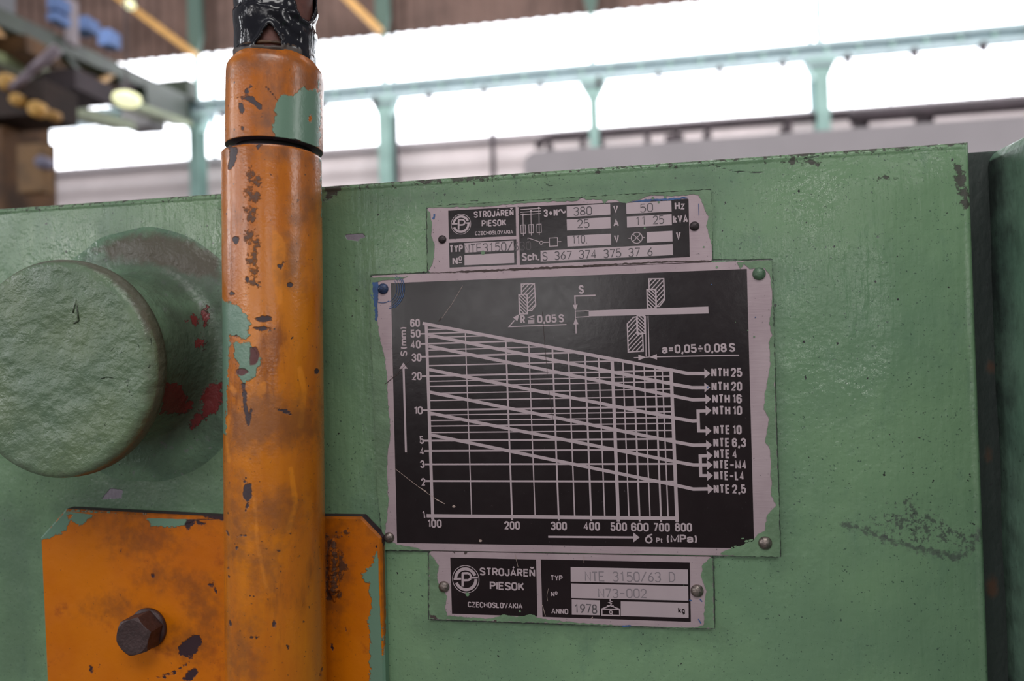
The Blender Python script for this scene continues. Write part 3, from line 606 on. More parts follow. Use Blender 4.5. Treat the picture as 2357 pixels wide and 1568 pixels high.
LETTER = {' ': (.10, []), 'S': (W, [[(W, .76)] + _S]), 'T': (W, [[(0, 1), (W, 1)], [(W / 2, 1), (W / 2, 0)]]), 'R': (W, [_P, [(W * .5, .48), (W, 0)]]), 'P': (W, [_P]), 'O': (W, [stad(W, 0, 1)]), 'J': (W * .8, [[(W * .8, 1), (W * .8, RY)] + ar(W * .4, RY, W * .4, RY, 0, -180) + [(0, .3)]]),
    'Á': (W * 1.12, _A + [[(W * .5, 1.17), (W * .8, 1.36)]]), 'A': (W * 1.12, _A), 'E': (W * .92, _E), 'N': (W, _N), 'Ň': (W, _N + [[(W * .12, 1.38), (W * .5, 1.2), (W * .88, 1.38)]]), 'I': (0, [[(0, 0), (0, 1)]]), 'K': (W, [[(0, 0), (0, 1)], [(W, 1), (.02, .42)], [(W * .36, .62), (W * 1.04, 0)]]),
    'C': (W, [_C]), 'Z': (W, [[(0, 1), (W, 1), (0, 0), (W, 0)]]), 'H': (W, [[(0, 0), (0, 1)], [(W, 0), (W, 1)], [(0, .52), (W, .52)]]), 'L': (W * .85, [[(0, 1), (0, 0), (W * .85, 0)]]), 'V': (W * 1.1, [[(0, 1), (W * .55, 0), (W * 1.1, 1)]]), 'Y': (W * 1.1, [[(0, 1), (W * .55, .48), (W * 1.1, 1)], [(W * .55, .5), (W * .55, 0)]]),
    'M': (W * 1.4, [[(0, 0), (0, 1), (W * .7, .12), (W * 1.4, 1), (W * 1.4, 0)]]), '0': (W, [stad(W, 0, 1)]), '1': (.17, [[(0, .80), (.17, 1), (.17, 0)]]), '2': (W, [[(0, .72)] + ar(W / 2, 1 - RY, W / 2, RY, 180, 0) + [(W, .68), (W * .9, .5), (0, 0), (W, 0)]]),
    '3': (W, [[(0, .76)] + ar(W / 2, 1 - RY, W / 2, RY, 180, 0) + [(W, .68), (W * .88, .57), (W * .6, .53), (W * .4, .53)], [(W * .6, .53), (W * .88, .49), (W, .36)] + ar(W / 2, RY, W / 2, RY, 0, -180) + [(0, .26)]]), '4': (W * 1.05, [[(W * .75, 0), (W * .75, 1), (0, .27), (W * 1.05, .27)]]),
    '5': (W, [[(W * .94, 1), (W * .06, 1), (W * .02, .52), (W * .2, .60)] + ar(W / 2, .41, W / 2, .21, 110, 0) + [(W, RY)] + ar(W / 2, RY, W / 2, RY, 0, -180) + [(0, .25)]]), '6': (W, [[(W, .75)] + ar(W / 2, 1 - RY, W / 2, RY, 0, 180) + ar(W / 2, RY, W / 2, RY, 180, 360) + ar(W / 2, .38, W / 2, RY, 0, 180)]), '7': (W, [[(0, 1), (W, 1), (W * .35, 0)]]),
    '8': (W, [stad(W * .92, .53, 1, .2), stad(W, 0, .53, .22)]), '3+': (0, []), '+': (W * 1.25, [[(0, .45), (W * 1.25, .45)], [(W * .625, .12), (W * .625, .78)]]), '=': (W, [[(0, .32), (W, .32)], [(0, .62), (W, .62)]]), '÷': (W * 1.1, [[(0, .46), (W * 1.1, .46)], [(W * .55, .74), (W * .55, .88)], [(W * .55, .06), (W * .55, .2)]]), '-': (W * 1.0, [[(-.04, .42), (W * 1.0 + .04, .42)]]),
    '.': (.02, [[(0, -.1), (0, .10)]]), ',': (.05, [[(.04, .09), (.04, -.06), (-.02, -.24)]]), '(': (.12, [ar(.16, .45, .16, .68, 128, 232)]), ')': (.12, [ar(-.04, .45, .16, .68, 52, -52)]), 'm': (W * 1.5, [[(0, 0), (0, .7)], [(0, .55)] + ar(W * .375, .5, W * .375, .2, 180, 0) + [(W * .75, 0)], [(W * .75, .55)] + ar(W * 1.125, .5, W * .375, .2, 180, 0) + [(W * 1.5, 0)]]),
    'a': (W * .9, [[(.02, .54)] + ar(W * .45, .54, W * .45, .16, 170, 0) + [(W * .9, 0)], [(W * .9, .42), (W * .3, .38), (0, .27), (0, .12), (W * .25, 0), (W * .6, .02), (W * .9, .16)]]), 'z': (W * .85, [[(0, .7), (W * .85, .7), (0, 0), (W * .85, 0)]]), 'k': (W * .9, [[(0, 0), (0, 1)], [(W * .85, .7), (.02, .28)], [(W * .3, .46), (W * .92, 0)]]),
    'c': (W * .85, [ar(W * .42, .5, W * .42, .2, 0, 180) + ar(W * .42, .2, W * .42, .2, 180, 360)]), 'h': (W * .85, [[(0, 0), (0, 1)], [(0, .5)] + ar(W * .425, .5, W * .425, .2, 180, 0) + [(W * .85, 0)]]), 't': (.22, [[(.08, .95), (.08, .12), (.13, 0), (.22, 0)], [(-.03, .68), (.22, .68)]]), 'g': (W * .85, [stad(W * .85, 0, .7, .2), [(W * .85, .7), (W * .85, -.14), (W * .6, -.26), (W * .15, -.24)]]), 'o': (W * .85, [stad(W * .85, 0, .9, .3)])}
O_ = [(.15, 0), (.45, 0), (.6, .2), (.6, .8), (.45, 1), (.15, 1), (0, .8), (0, .2), (.15, 0)]
GLYPH = {'0': [O_], '1': [[(.12, .78), (.34, 1), (.34, 0)]], '2': [[(0, .75), (.08, .93), (.3, 1), (.5, .94), (.6, .75), (.54, .55), (0, 0), (.6, 0)]],
    '3': [[(0, .86), (.15, 1), (.45, 1), (.58, .82), (.54, .6), (.28, .53), (.54, .46), (.6, .22), (.45, 0), (.15, 0), (0, .14)]],
    '4': [[(.45, 0), (.45, 1), (0, .28), (.6, .28)]], '5': [[(.55, 1), (.08, 1), (.03, .55), (.2, .64), (.42, .62), (.6, .45), (.6, .2), (.42, 0), (.15, 0), (0, .12)]],
    '6': [[(.5, 1), (.2, .7), (.02, .35), (.1, .08), (.3, 0), (.5, .08), (.6, .3), (.5, .52), (.3, .57), (.1, .48), (.02, .35)]], '7': [[(0, 1), (.6, 1), (.2, 0)]],
    '8': [[(.3, .53), (.08, .64), (.06, .86), (.2, 1), (.4, 1), (.54, .86), (.52, .64), (.3, .53), (.04, .4), (0, .16), (.15, 0), (.45, 0), (.6, .16), (.56, .4), (.3, .53)]],
    '9': [[(.1, 0), (.4, .3), (.58, .65), (.5, .92), (.3, 1), (.1, .92), (0, .7), (.1, .48), (.3, .43), (.5, .52), (.58, .65)]], 'N': [[(0, 0), (0, 1), (.6, 0), (.6, 1)]], 'T': [[(0, 1), (.6, 1)], [(.3, 1), (.3, 0)]], 'E': [[(.58, 1), (0, 1), (0, 0), (.6, 0)], [(0, .52), (.5, .52)]],
    'S': [[(.58, .86), (.42, 1), (.16, 1), (.02, .84), (.06, .62), (.3, .52), (.54, .42), (.6, .2), (.44, 0), (.15, 0), (0, .15)]], 'D': [[(0, 0), (0, 1), (.35, 1), (.6, .75), (.6, .25), (.35, 0), (0, 0)]],
    '/': [[(0, -.02), (.6, 1.05)]], '-': [[(.05, .48), (.55, .48)]], '.': [[(.1, 0), (.2, .02)]]}
def conv(ox, oy, s): return lambda x, y: (ox + x / s, oy + y / s)
A1 = conv(960, 420, 3.2736); A2 = conv(840, 590, 4.910); A3 = conv(1300, 590, 4.533); A4 = conv(860, 880, 3.733); A5 = conv(1320, 820, 3.266); A6 = conv(960, 1240, 3.2736)
def Q(c, *pts): return [c(*p) for p in pts]
def sheet(name, corners, parent, mat=ALU, rad=0.0016):
    """thin metal sheet with rounded corners"""
    q = [pl(*p) for p in corners]; pts = []
    for i in range(4):
        p, a, b = q[i], q[i - 1], q[(i + 1) % 4]; u = (a - p) / np.hypot(*(a - p)); v = (b - p) / np.hypot(*(b - p))
        for t in np.linspace(0, math.pi / 2, 5): pts.append(p + (u + v) * rad - (u * math.cos(math.pi / 2 - t) * 0 + u * math.sin(t) * 0) - rad * (u * math.sin(math.pi / 2 - t) * 0) - rad * (v * math.cos(t) + u * math.sin(t)) if False else p + u * rad * (1 - math.sin(t)) + v * rad * (1 - math.cos(t)))
    n = len(pts); V = [(p[0], 0.0, p[1]) for p in pts] + [(p[0], Y1 + 0.0003, p[1]) for p in pts]
    cen = sum(pts) / n; V += [(p[0] + (cen[0] - p[0]) * 0.0025, Y1, p[1] + (cen[1] - p[1]) * 0.0025) for p in pts]
    Fc = [tuple(range(2 * n, 3 * n))] + [(k, (k + 1) % n, (k + 1) % n + n, k + n) for k in range(n)] + [(k + n, (k + 1) % n + n, (k + 1) % n + 2 * n, k + 2 * n) for k in range(n)]
    a_, b_, c_ = [np.array(V[i]) for i in Fc[0][:3]]
    return mesh_obj(name, V, Fc, mat, parent)
def rivet(parent, px, py, rpx, mat, label=None):
    c = at(px, py, Y1); r = rpx / SC
    pr = [(r * 1.0, -0.0008), (r, 0.0)] + [(r * math.cos(t), 0.0002 + r * 0.62 * math.sin(t)) for t in np.linspace(0.12, math.pi / 2, 8)]
    return MB().lathe(c, (0, -1, 0), pr, 28).build('rivet', mat, parent, True, label)
RDARK = simple('dark_rivet_steel', lin(64, 56, 58), 0.45, 0.5, 0.4, 500, 0.0003, 900)
RBRIGHT = simple('bright_rivet_steel', lin(150, 138, 132), 0.3, 0.8, 0.5, 500, 0.0003, 900)
RGREEN = simple('green_painted_rivet', lin(88, 116, 92), 0.35, 0.1, 0.3, 600, 0.0003, 900)
RBLUE = simple('blue_painted_rivet', lin(56, 74, 112), 0.4, 0.2, 0.6, 700, 0.0003, 900)
def emblem(pn, c, r):
    x, y = c; pn.arc(c, r * 0.97, r * 0.05, 0, 360, 64)
    pn.arc(c, r * 0.74, r * 0.22, 176, 22, 40); pn.arc(c, r * 0.74, r * 0.22, 202, 362, 40)
    pn.line([(x - r * 0.86, y - r * 0.02), (x - r * 0.33, y - r * 0.04)], r * 0.13); pn.line([(x + r * 0.44, y - r * 0.10), (x + r * 0.86, y - r * 0.12)], r * 0.13)
    pn.line([(x - r * 0.22, y + r * 0.52), (x - r * 0.22, y - r * 0.42)], r * 0.17)
    pn.line([(x - r * 0.26, y - r * 0.42), (x + r * 0.12, y - r * 0.43)], r * 0.15); pn.line([(x - r * 0.26, y + r * 0.08), (x + r * 0.12, y + r * 0.07)], r * 0.15)
    q = (x + r * 0.12, y - r * 0.18); pn.arc(q, r * 0.25, r * 0.15, -90, 90, 32)

# ---- upper electrical data plate
up = thing('electrical_data_plate', at(1310, 628, 0), 'small upper silver and black electrical data plate with 380 V and 50 Hz stamped fields', 'nameplate', 'riveted nameplates')
sheet('plate_sheet', [(983, 477), (1635, 438), (1640, 602.5), (986, 629)], up)
Plane(1).quad(*Q(A1, (235, 213), (742, 185), (747, 402), (240, 428))).build('company_field', BLACK, up)
Plane(1).quad(*Q(A1, (240, 455), (748, 428), (750, 620), (245, 643))).build('type_field', BLACK, up)
Plane(1).quad(*Q(A1, (765, 185), (2045, 125), (2055, 562), (775, 622))).build('data_field', BLACK, up)
p = Plane(2); emblem(p, A1(331, 315), 79 / 3.2736); p.build('company_emblem', PRINT, up)
p = Plane(2)
p = Plane(2); p.text('STROJÁREŇ', *A1(428, 268), *A1(728, 252), 50 / 3.27); p.build('company_lettering', PRINT, up)
p = Plane(2); p.text('PIESOK', *A1(487, 335), *A1(672, 326), 50 / 3.27); p.build('company_lettering', PRINT, up)
p = Plane(2); p.text('CZECHOSLOVAKIA', *A1(437, 400), *A1(724, 387), 30 / 3.27); p.build('company_lettering', PRINT, up)
p = Plane(2)
for st, a, b, cap in (('TYP', (245, 532), (347, 527), 60), ('N', (268, 622), (308, 620), 58), ('o', (314, 592), (340, 590), 40), ('3+N', (955, 262), (1060, 256), 58), ('V', (1478, 231), (1516, 229), 58), ('Hz', (1942, 208), (2020, 203), 58),
                      ('A', (1480, 335), (1522, 332), 58), ('kVA', (1928, 310), (2042, 303), 60), ('V', (1485, 455), (1525, 452), 58), ('V', (1952, 436), (1988, 434), 62), ('Sch.', (790, 594), (922, 588), 62)):
    p = Plane(2); p.text(st, *A1(*a), *A1(*b), cap / 3.27); p.build('printed_lettering', PRINT, up)
p = Plane(2); p.line(Q(A1, (314, 606), (340, 604)), 2); p.build('number_mark', PRINT, up); p = Plane(2); p.line(Q(A1, (1066, 222), (1074, 208), (1084, 206), (1094, 220), (1104, 230), (1113, 226), (1117, 214)), 3)
p.build('alternating_current_sign', PRINT, up)
p = Plane(2)
for q in (((355, 458), (727, 440), (730, 512), (357, 530)), ((357, 548), (731, 530), (733, 607), (358, 625)), ((1127, 180), (1455, 160), (1457, 243), (1129, 262)), ((1575, 155), (1915, 138), (1918, 220), (1577, 238)), ((1127, 280), (1457, 262), (1459, 345), (1130, 363)),
          ((1580, 258), (1918, 240), (1920, 322), (1582, 340)), ((1130, 403), (1462, 387), (1463, 470), (1133, 485)), ((1730, 375), (1923, 365), (1925, 445), (1732, 455)), ((930, 515), (1926, 466), (1928, 548), (932, 597))):
    Plane(2).quad(*Q(A1, *q)).build('blank_field', PRINT, up)
p = Plane(2)
for y in (0, 20, 39): p.line(Q(A1, (780, 205 + y), (935, 195 + y)), 1.7)
for x, y0, y1 in ((798, 243, 402), (858, 217, 400), (918, 193, 396)):
    p.line(Q(A1, (x, y0), (x + 3, y1)), 1.5); p.disc(A1(x, y0), 2.6)
    p.loop(Q(A1, (x - 16, 322 - (x - 798) * .05), (x + 17, 320 - (x - 798) * .05), (x + 19, 383 - (x - 798) * .05), (x - 14, 385 - (x - 798) * .05)), 1.4)
p.build('fuse_symbol', PRINT, up); p = Plane(2); p.line(Q(A1, (835, 418), (927, 450)), 1.6); p.arc(A1(936, 455), 3.6, 1.5); p.line(Q(A1, (948, 453), (994, 451)), 1.6); p.loop(Q(A1, (996, 420), (1058, 417), (1060, 479), (998, 482)), 1.8); p.line(Q(A1, (1060, 447), (1087, 446)), 1.6)
p.line(Q(A1, (835, 418), (836, 432)), 1.3); p.line(Q(A1, (836, 444), (837, 458)), 1.3)
p.build('switch_symbol', PRINT, up); p = Plane(2); p.arc(A1(1655, 418), 12.2, 1.7); p.line(Q(A1, (1627, 391), (1683, 445)), 1.6); p.line(Q(A1, (1627, 446), (1683, 390)), 1.6); p.line(Q(A1, (1593, 422), (1616, 420)), 1.6); p.line(Q(A1, (1695, 416), (1718, 415)), 1.6)
p.build('lamp_symbol', PRINT, up)
p = Plane(3)
for st, a, b, cap in (('NTE3150/', (360, 530), (718, 512), 62), ('380', (1182, 248), (1315, 241), 58), ('50', (1684, 223), (1775, 218), 58), ('25', (1212, 344), (1296, 338), 60), ('11 25', (1650, 321), (1858, 309), 58), ('110.', (1172, 462), (1296, 456), 58),
                      ('S 367 374 375 37 6', (948, 586), (1772, 551), 58)):
    p = Plane(3); p.stamp(st, *A1(*a), *A1(*b), cap / 3.27, 2.1, 0.03); p.build('stamped_characters', STAMP, up)
p = Plane(3); p.stamp('630', *A1(732, 514), *A1(858, 506), 60 / 3.27, 1.6); p.build('faint_stamped_characters', simple('faint_stamp', lin(92, 84, 88), 0.5), up)
p = Plane(4)
p.patch(Q(A1, (74, 190), (430, 186), (740, 160), (1000, 145), (1195, 142), (1240, 112), (1270, 128), (1390, 128), (1412, 165), (1440, 132), (1490, 130), (1535, 150), (1572, 158), (1640, 140), (1700, 120), (1760, 95), (1900, 105), (2090, 92), (2120, 90), (2155, 175), (2192, 260), (2178, 330), (2205, 420), (2226, 490), (2226, 200), (2210, 55), (1800, 78), (1300, 108), (700, 146), (72, 182)), 2.2, 0.09, 1)
p.patch(Q(A1, (76, 200), (100, 230), (116, 330), (105, 400), (132, 470), (126, 560), (112, 620), (90, 660), (80, 640), (76, 400)), 2.0, 0.09, 2)
for x, y, r in ((497, 530, 5), (1715, 345, 2.2), (2160, 487, 2), (1775, 120, 3), (1820, 150, 2.5), (1870, 110, 3)): p.disc(A1(x, y), r, 10)
p.build('green_overspray', SPRAY, up)
p = Plane(4); p.patch(Q(A1, (1610, 148), (1720, 128), (1860, 122), (2035, 112), (2040, 122), (1860, 138), (1700, 146)), 2.0, 0.12, 3); p.build('blue_smear', BLUEP, up); p = Plane(4); p.patch(Q(A1, (118, 238), (140, 240), (132, 280), (120, 268)), 3.0, 0.2, 4); p.build('blue_smear', BLUEP, up); p = Plane(4); p.line(Q(A1, (2120, 160), (2124, 250)), 1.2); p.build('blue_smear', BLUEP, up)
p = Plane(3); p.patch(Q(A1, (90, 680), (330, 668), (700, 650), (900, 640), (1200, 628), (1500, 612), (1800, 596), (2200, 588), (2222, 598), (1800, 606), (1500, 624), (1000, 652), (400, 680)), 2.0, 0.1, 5); p.build('grime_line', GRIME, up)
rivet(up, *A1(190, 430), 9.8, RDARK); rivet(up, *A1(2090, 330), 10.5, RDARK)

# ---- large cutting chart plate
bp = thing('cutting_chart_plate', at(1325, 1276, 0), 'large silver edged black plate with a logarithmic cutting thickness chart and model list', 'nameplate', 'riveted nameplates')
sheet('plate_sheet', [(854, 634.5), (1776, 598), (1795.5, 1282), (880, 1266)], bp)
Plane(1).quad((899.5, 652), (1719, 619.3), (1736, 1263), (914, 1250)).build('chart_field', BLACK, bp)
# the grid: straight in the plate's plane
gx0 = 3.0
xax = [((993 + 3, 1188), 7.2), ((1085.8, 1189), 2.6), ((1178.8, 1190), 4.0), ((1231.8, 1190), 2.6), ((1286, 1191), 3.9), ((1322.8, 1191.5), 3.0), ((1360.7, 1192), 4.2), ((1392, 1192), 3.0), ((1423.2, 1192.5), 7.4), ((1447.7, 1193), 2.8), ((1472.2, 1193), 4.0), ((1496.4, 1193.5), 2.8), ((1521.5, 1194), 4.0), ((1538, 1194), 2.8), ((1558.3, 1194), 7.4)]
yax = [(759, 2.6), (768.2, 3.2), (777.6, 2.6), (791.6, 3.6), (806.3, 2.8), (821.2, 4), (842.1, 3), (866, 4), (878.2, 2.6), (889.8, 2.8), (906, 2.6), (922.3, 2.8), (944.3, 4.2), (955.8, 2.6), (968.4, 2.8), (981, 2.8), (996, 2.8), (1014.5, 4.2), (1038, 4.0), (1069, 4.0), (1107.4, 4.2), (1187.5, 8.0)]
dtop0, dtop1 = pl(980, 745), pl(1549.6, 853)
axL0 = pl(996, 1188); axL1 = pl(981, 748)
ytop = lambda x: dtop0[1] + (x - dtop0[0]) * (dtop1[1] - dtop0[1]) / (dtop1[0] - dtop0[0])
tilt = (axL1[0] - axL0[0]) / (axL1[1] - axL0[1])
axR = pl(1558.3, 1194)
p = Plane(2)
for (px, w_) in xax:
    b = pl(*px); zt_ = ytop(b[0] + tilt * 0.07); low = 0.0016 if w_ > 3.2 else 0
    p.seg2((b[0], b[1] - low * (1 if w_ < 7 else 1.1)), (b[0] + tilt * (zt_ - b[1]), zt_), w_ / SC)
hs = (axR[1] - axL0[1]) / (axR[0] - axL0[0])
for y, w_ in yax:
    t = (1188 - y) / (1188 - 748); x_ = 996 - 15 * t; a = pl(x_, y)
    xr2 = axR[0] + tilt * (a[1] - axR[1]); k = (dtop1[1] - dtop0[1]) / (dtop1[0] - dtop0[0])
    xc = dtop0[0] + (a[1] - dtop0[1]) / (k - hs) if a[1] > dtop1[1] else 1e9
    xe = min(xr2, xc); tick = 0.0032 if w_ > 3.1 else 0
    p.seg2((a[0] - tick, a[1] - tick * hs), (xe, a[1] + hs * (xe - a[0])), w_ / SC)
p.build('chart_grid', PRINT, bp)
def arrow(p, tip, base, half):
    t, b = pl(*tip), pl(*base); d = (t - b) / np.hypot(*(t - b)); n = np.array([-d[1], d[0]]) * half / SC; p.poly2([t, b + n, b - n])
curves = [[(973, 744.5), (1549.6, 853), (1582.7, 859.8), (1622, 860)], [(985, 771), (1551, 885), (1592.5, 892.4), (1622, 892.4)], [(986.6, 797), (1551, 911.9), (1594, 920.4), (1624, 919.8)],
          [(987.7, 851), (1554, 962.4), (1594, 969.4), (1607, 969)], [(989, 902.8), (1555.8, 1017.5), (1595.6, 1025), (1626, 1024.6)], [(990, 951), (1557.3, 1063.4), (1595.6, 1070.3), (1628, 1070.5)], [(991.3, 1001), (1558.8, 1117.6), (1595.6, 1126), (1630, 1125.6)]]
tips = [[(1634.8, 859.8)], [(1634.8, 892)], [(1637, 919)], [(1637.5, 945), (1637.5, 991.8)], [(1639, 1024.5)], [(1640.5, 1048.8), (1640.5, 1070.5), (1641, 1095)], [(1642.5, 1125.6)]]
for i, (c, tp) in enumerate(zip(curves, tips)):
    p = Plane(3 if i % 2 else 4); p.line(c, 7.4)
    if i == 3: p.line([(1633 - 8, 946), (1606.5, 946.3), (1608, 992), (1626, 992)], 6.8)
    if i == 5: p.line([(1628, 1049.4), (1611.5, 1049.6), (1613, 1095), (1630, 1095)], 6.8)
    for t in tp: arrow(p, t, (t[0] - 13.5, t[1] + .2), 11)
    p.build('chart_curve', PRINT, bp)
p = Plane(2)
for st, c, x0, x1, yb, cap in (('60', A2, 513, 622, 800, 95), ('50', A2, 516, 628, 920, 95), ('40', A2, 516, 630, 1043, 95), ('30', A2, 530, 640, 1191, 95), ('20', A2, 532, 643, 1401, 95), ('10', A4, 349, 424, 276, 70), ('5', A4, 398, 434, 530, 70), ('4', A4, 398, 438, 626, 68), ('3', A4, 403, 440, 738, 68), ('2', A4, 412, 448, 890, 68), ('1', A4, 424, 446, 1172, 68)):
    p = Plane(2); p.text(st, *c(x0, yb + 1), *c(x1, yb - 1), cap / {A2: 4.91, A4: 3.733}[c]); p.build('thickness_number', PRINT, bp)
for st, c, x0, x1, yb in (('100', A4, 465, 586, 1250), ('200', A4, 1124, 1258, 1267), ('300', A4, 1522, 1662, 1272), ('400', A5, 75, 200, 1311), ('500', A5, 279, 403, 1315), ('600', A5, 433, 567, 1318), ('700', A5, 600, 725, 1320), ('800', A5, 763, 892, 1320)):
    p = Plane(2); p.text(st, *c(x0, yb - 1), *c(x1, yb + 1), 19.4); p.build('strength_number', PRINT, bp)
p = Plane(2); p.text('S (mm)', *A2(478, 1130), *A2(470, 800), 16.5); p.line([A2(437, 1268), A4(278, 603)], 5); arrow(p, A2(434, 1203), A2(436, 1272), 10.4); p.build('thickness_title', PRINT, bp); p = Plane(2)
p.line([A4(1500, 1328), A5(455, 1363)], 4.6); arrow(p, A5(497, 1363), A5(450, 1362), 11)
p.arc(A5(566, 1380), 6.6, 3.4); p.line(Q(A5, (550, 1366), (562, 1349), (592, 1340)), 3.4); p.text('Pt', *A5(622, 1403), *A5(672, 1404), 11.5); p.text('(MPa)', *A5(702, 1403), *A5(929, 1405), 18.5)
p.build('strength_title', PRINT, bp)
p = Plane(2)
for st, x0, x1, yb in (('NTH 25', 1036, 1268, 157), ('NTH 20', 1038, 1268, 262), ('NTH 16', 1044, 1266, 355), ('NTH 10', 1048, 1268, 443), ('NTE 10', 1054, 1265, 588), ('NTE 6,3', 1052, 1297, 685), ('NTE 4', 1057, 1232, 770), ('NTE-M4', 1054, 1303, 850), ('NTE-L4', 1057, 1285, 933), ('NTE 2,5', 1055, 1298, 1033)):
    p = Plane(2); p.text(st, *A5(x0, yb), *A5(x1, yb), 20.2); p.build('model_lettering', PRINT, bp)
p = Plane(2)
def blade(p, c, outer, insert, wd, a0, a1):
    p.loop(Q(c, *outer), wd); p.loop(Q(c, *insert), wd)
b_out = Q(A2, (1768, 315), (1915, 310), (1930, 555), (1885, 615), (1840, 615), (1835, 432), (1770, 432)); b_in = Q(A2, (1740, 435), (1832, 430), (1838, 650), (1748, 655))
for b_, a_, st_ in ((b_out, 45, 7), (b_in, -48, 5.4)): p.loop(b_, 2.8); p.hatch(b_, a_, st_, 2.2)
p.text('R', *A2(1760, 763), *A2(1812, 760), 19.5); p.text('0,05 S', *A2(1948, 757), *A2(2250, 747), 19)
p.line(Q(A2, (1915, 672), (1845, 690), (1915, 712)), 2.6); p.line(Q(A2, (1845, 727), (1915, 725)), 2.4); p.line(Q(A2, (1845, 742), (1915, 740)), 2.4); p.line(Q(A2, (1845, 756), (1915, 754)), 2.4)
p.line(Q(A2, (1690, 725), (1628, 797), (2278, 772)), 2.6); p.poly2([pl(*A2(1748, 652)), pl(*A2(1675, 692)), pl(*A2(1722, 735))])
p.build('corner_radius_diagram', PRINT, bp)
p = Plane(2)
for b_, a_, st_ in ((Q(A3, (877, 237), (1032, 235), (1040, 455), (988, 522), (955, 524), (950, 345), (880, 345)), 46, 7), (Q(A3, (857, 350), (946, 347), (952, 545), (862, 548)), -46, 5.4),
                    (Q(A3, (652, 705), (718, 637), (750, 632), (755, 812), (812, 812), (818, 990), (662, 1000)), 46, 7), (Q(A3, (755, 620), (830, 618), (838, 803), (760, 806)), -46, 5.4)):
    p.loop(b_, 2.8); p.hatch(b_, a_, st_, 2.3)
p.quad(*Q(A3, (250, 568), (1497, 525), (1500, 597), (250, 628))); p.line(Q(A3, (112, 574), (252, 569)), 1.9); p.line(Q(A3, (114, 637), (252, 629)), 1.9)
p.text('S', *A3(147, 393), *A3(201, 390), 19.5); p.line(Q(A3, (320, 408), (105, 415), (108, 510)), 3); arrow(p, A3(110, 572), A3(109, 505), 5.6); p.line(Q(A3, (110, 570), (112, 645)), 1.8); arrow(p, A3(112, 640), A3(116, 710), 5.6); p.line(Q(A3, (116, 708), (118, 805)), 2.6)
p.line(Q(A3, (842, 622), (848, 1048)), 2); p.line(Q(A3, (869, 622), (881, 1048)), 2)
p.text('a=0,05÷0,08 S', *A3(1015, 1018), *A3(1778, 998), 19.6); p.line(Q(A3, (960, 1050), (1818, 1033)), 2.4); arrow(p, A3(850, 1055), A3(768, 1057), 6.3); arrow(p, A3(882, 1053), A3(961, 1050), 6.3); p.line(Q(A3, (720, 1060), (770, 1058)), 2.2); p.line(Q(A3, (845, 1055), (885, 1052)), 1.6)
p.build('blade_gap_diagram', PRINT, bp)
p = Plane(5)
p.patch([A2(62, 240), A2(300, 238), A2(500, 232), A2(380, 262), A2(200, 275), A2(95, 300), A2(112, 500), A2(125, 640), A2(150, 790), A2(158, 900), A2(190, 1000), A2(215, 1100), A2(230, 1200), A2(252, 1400), A4(118, 80), A4(130, 250), A4(145, 420), A4(135, 520), A4(120, 620), A4(115, 760), A4(130, 1000), A4(112, 1200), A4(95, 1300), A4(200, 1400), A4(330, 1415), A4(430, 1440), A4(90, 1442), A4(30, 900), A2(95, 1420), A2(66, 700)], 2.2, 0.1, 7)
p.build('green_overspray', SPRAY, bp); p = Plane(5); p.patch(Q(A3, (1795, 62), (1830, 128), (1872, 78), (1930, 132), (2080, 122), (2140, 190), (2165, 400), (2160, 500)) + Q(A3, (2135, 700), (2162, 820), (2128, 900), (2148, 1100), (2115, 1300), (2092, 1400)) + Q(A5, (1455, 200), (1440, 270), (1430, 400), (1470, 470), (1440, 640), (1480, 700), (1490, 1050), (1525, 1120), (1450, 1200), (1440, 1310), (1390, 1330), (1350, 1385), (1250, 1425), (1140, 1460), (1090, 1490), (1250, 1503), (1553, 1510), (1540, 1000), (1515, 400)) + Q(A3, (2185, 900), (2158, 40), (1980, 48)), 2.2, 0.1, 8)
for x, y, r in ((1585, 115, 2.4), (1975, 840, 2), (1909, 773, 1.6), (1780, 687, .9)): p.disc(A3(x, y), r, 10)
for x, y, r in ((1270, 1372, 2.2), (1300, 1390, 2.8), (1215, 1430, 2), (1335, 1385, 3.4), (1190, 1440, 1.6)): p.patch([A5(x + r * 6 * math.cos(t), y + r * 3 * math.sin(t)) for t in np.linspace(0, 6, 9)], 1.5, 0.3, x)
p.build('green_overspray', SPRAY, bp)
p = Plane(6)
p.patch(Q(A2, (85, 300), (150, 290), (158, 330), (148, 420), (150, 500), (140, 560), (150, 640), (140, 730), (120, 740), (110, 560), (92, 420)), 2.4, 0.16, 9)
p.build('blue_smear', BLUEP, bp); p = Plane(6)
for r0 in (36, 42, 47, 51, 55):
    p.arc(A2(200, 370), r0 * 0.98, 0.9 if r0 < 50 else 1.7, -60 + random.uniform(-14, 6), 32 + random.uniform(-8, 12), 40)
p.build('blue_swirl', BLUEP, bp); p = Plane(6); p.arc(A2(200, 380), 31, 1.6, 200, 300, 30); p.poly2([pl(*A5(1003, 228)), pl(*A5(1020, 224)), pl(*A5(1004, 247))])
for x, y in ((1530, 296), (1988, 637)): p.disc(A3(x, y), 1.4, 8)
p.build('blue_smear', BLUEP, bp)
p = Plane(6); p.line([A4(185, 742), A4(260, 800), A4(390, 900), A4(520, 992), A4(610, 1042)], 1.0); p.build('scratch', SCRATCH, bp)
p = Plane(6); p.line([A4(398, 905), A4(455, 940)], 1.8); p.build('scratch', SCRATCH, bp)
p = Plane(6); p.line([A4(540, 1008), A4(612, 1044)], 1.6); p.build('scratch', SCRATCH, bp)
p = Plane(6); p.line([A2(1105, 335), A2(985, 540), A2(870, 700)], 0.7); p.build('scratch', SCRATCH, bp)
p = Plane(6)
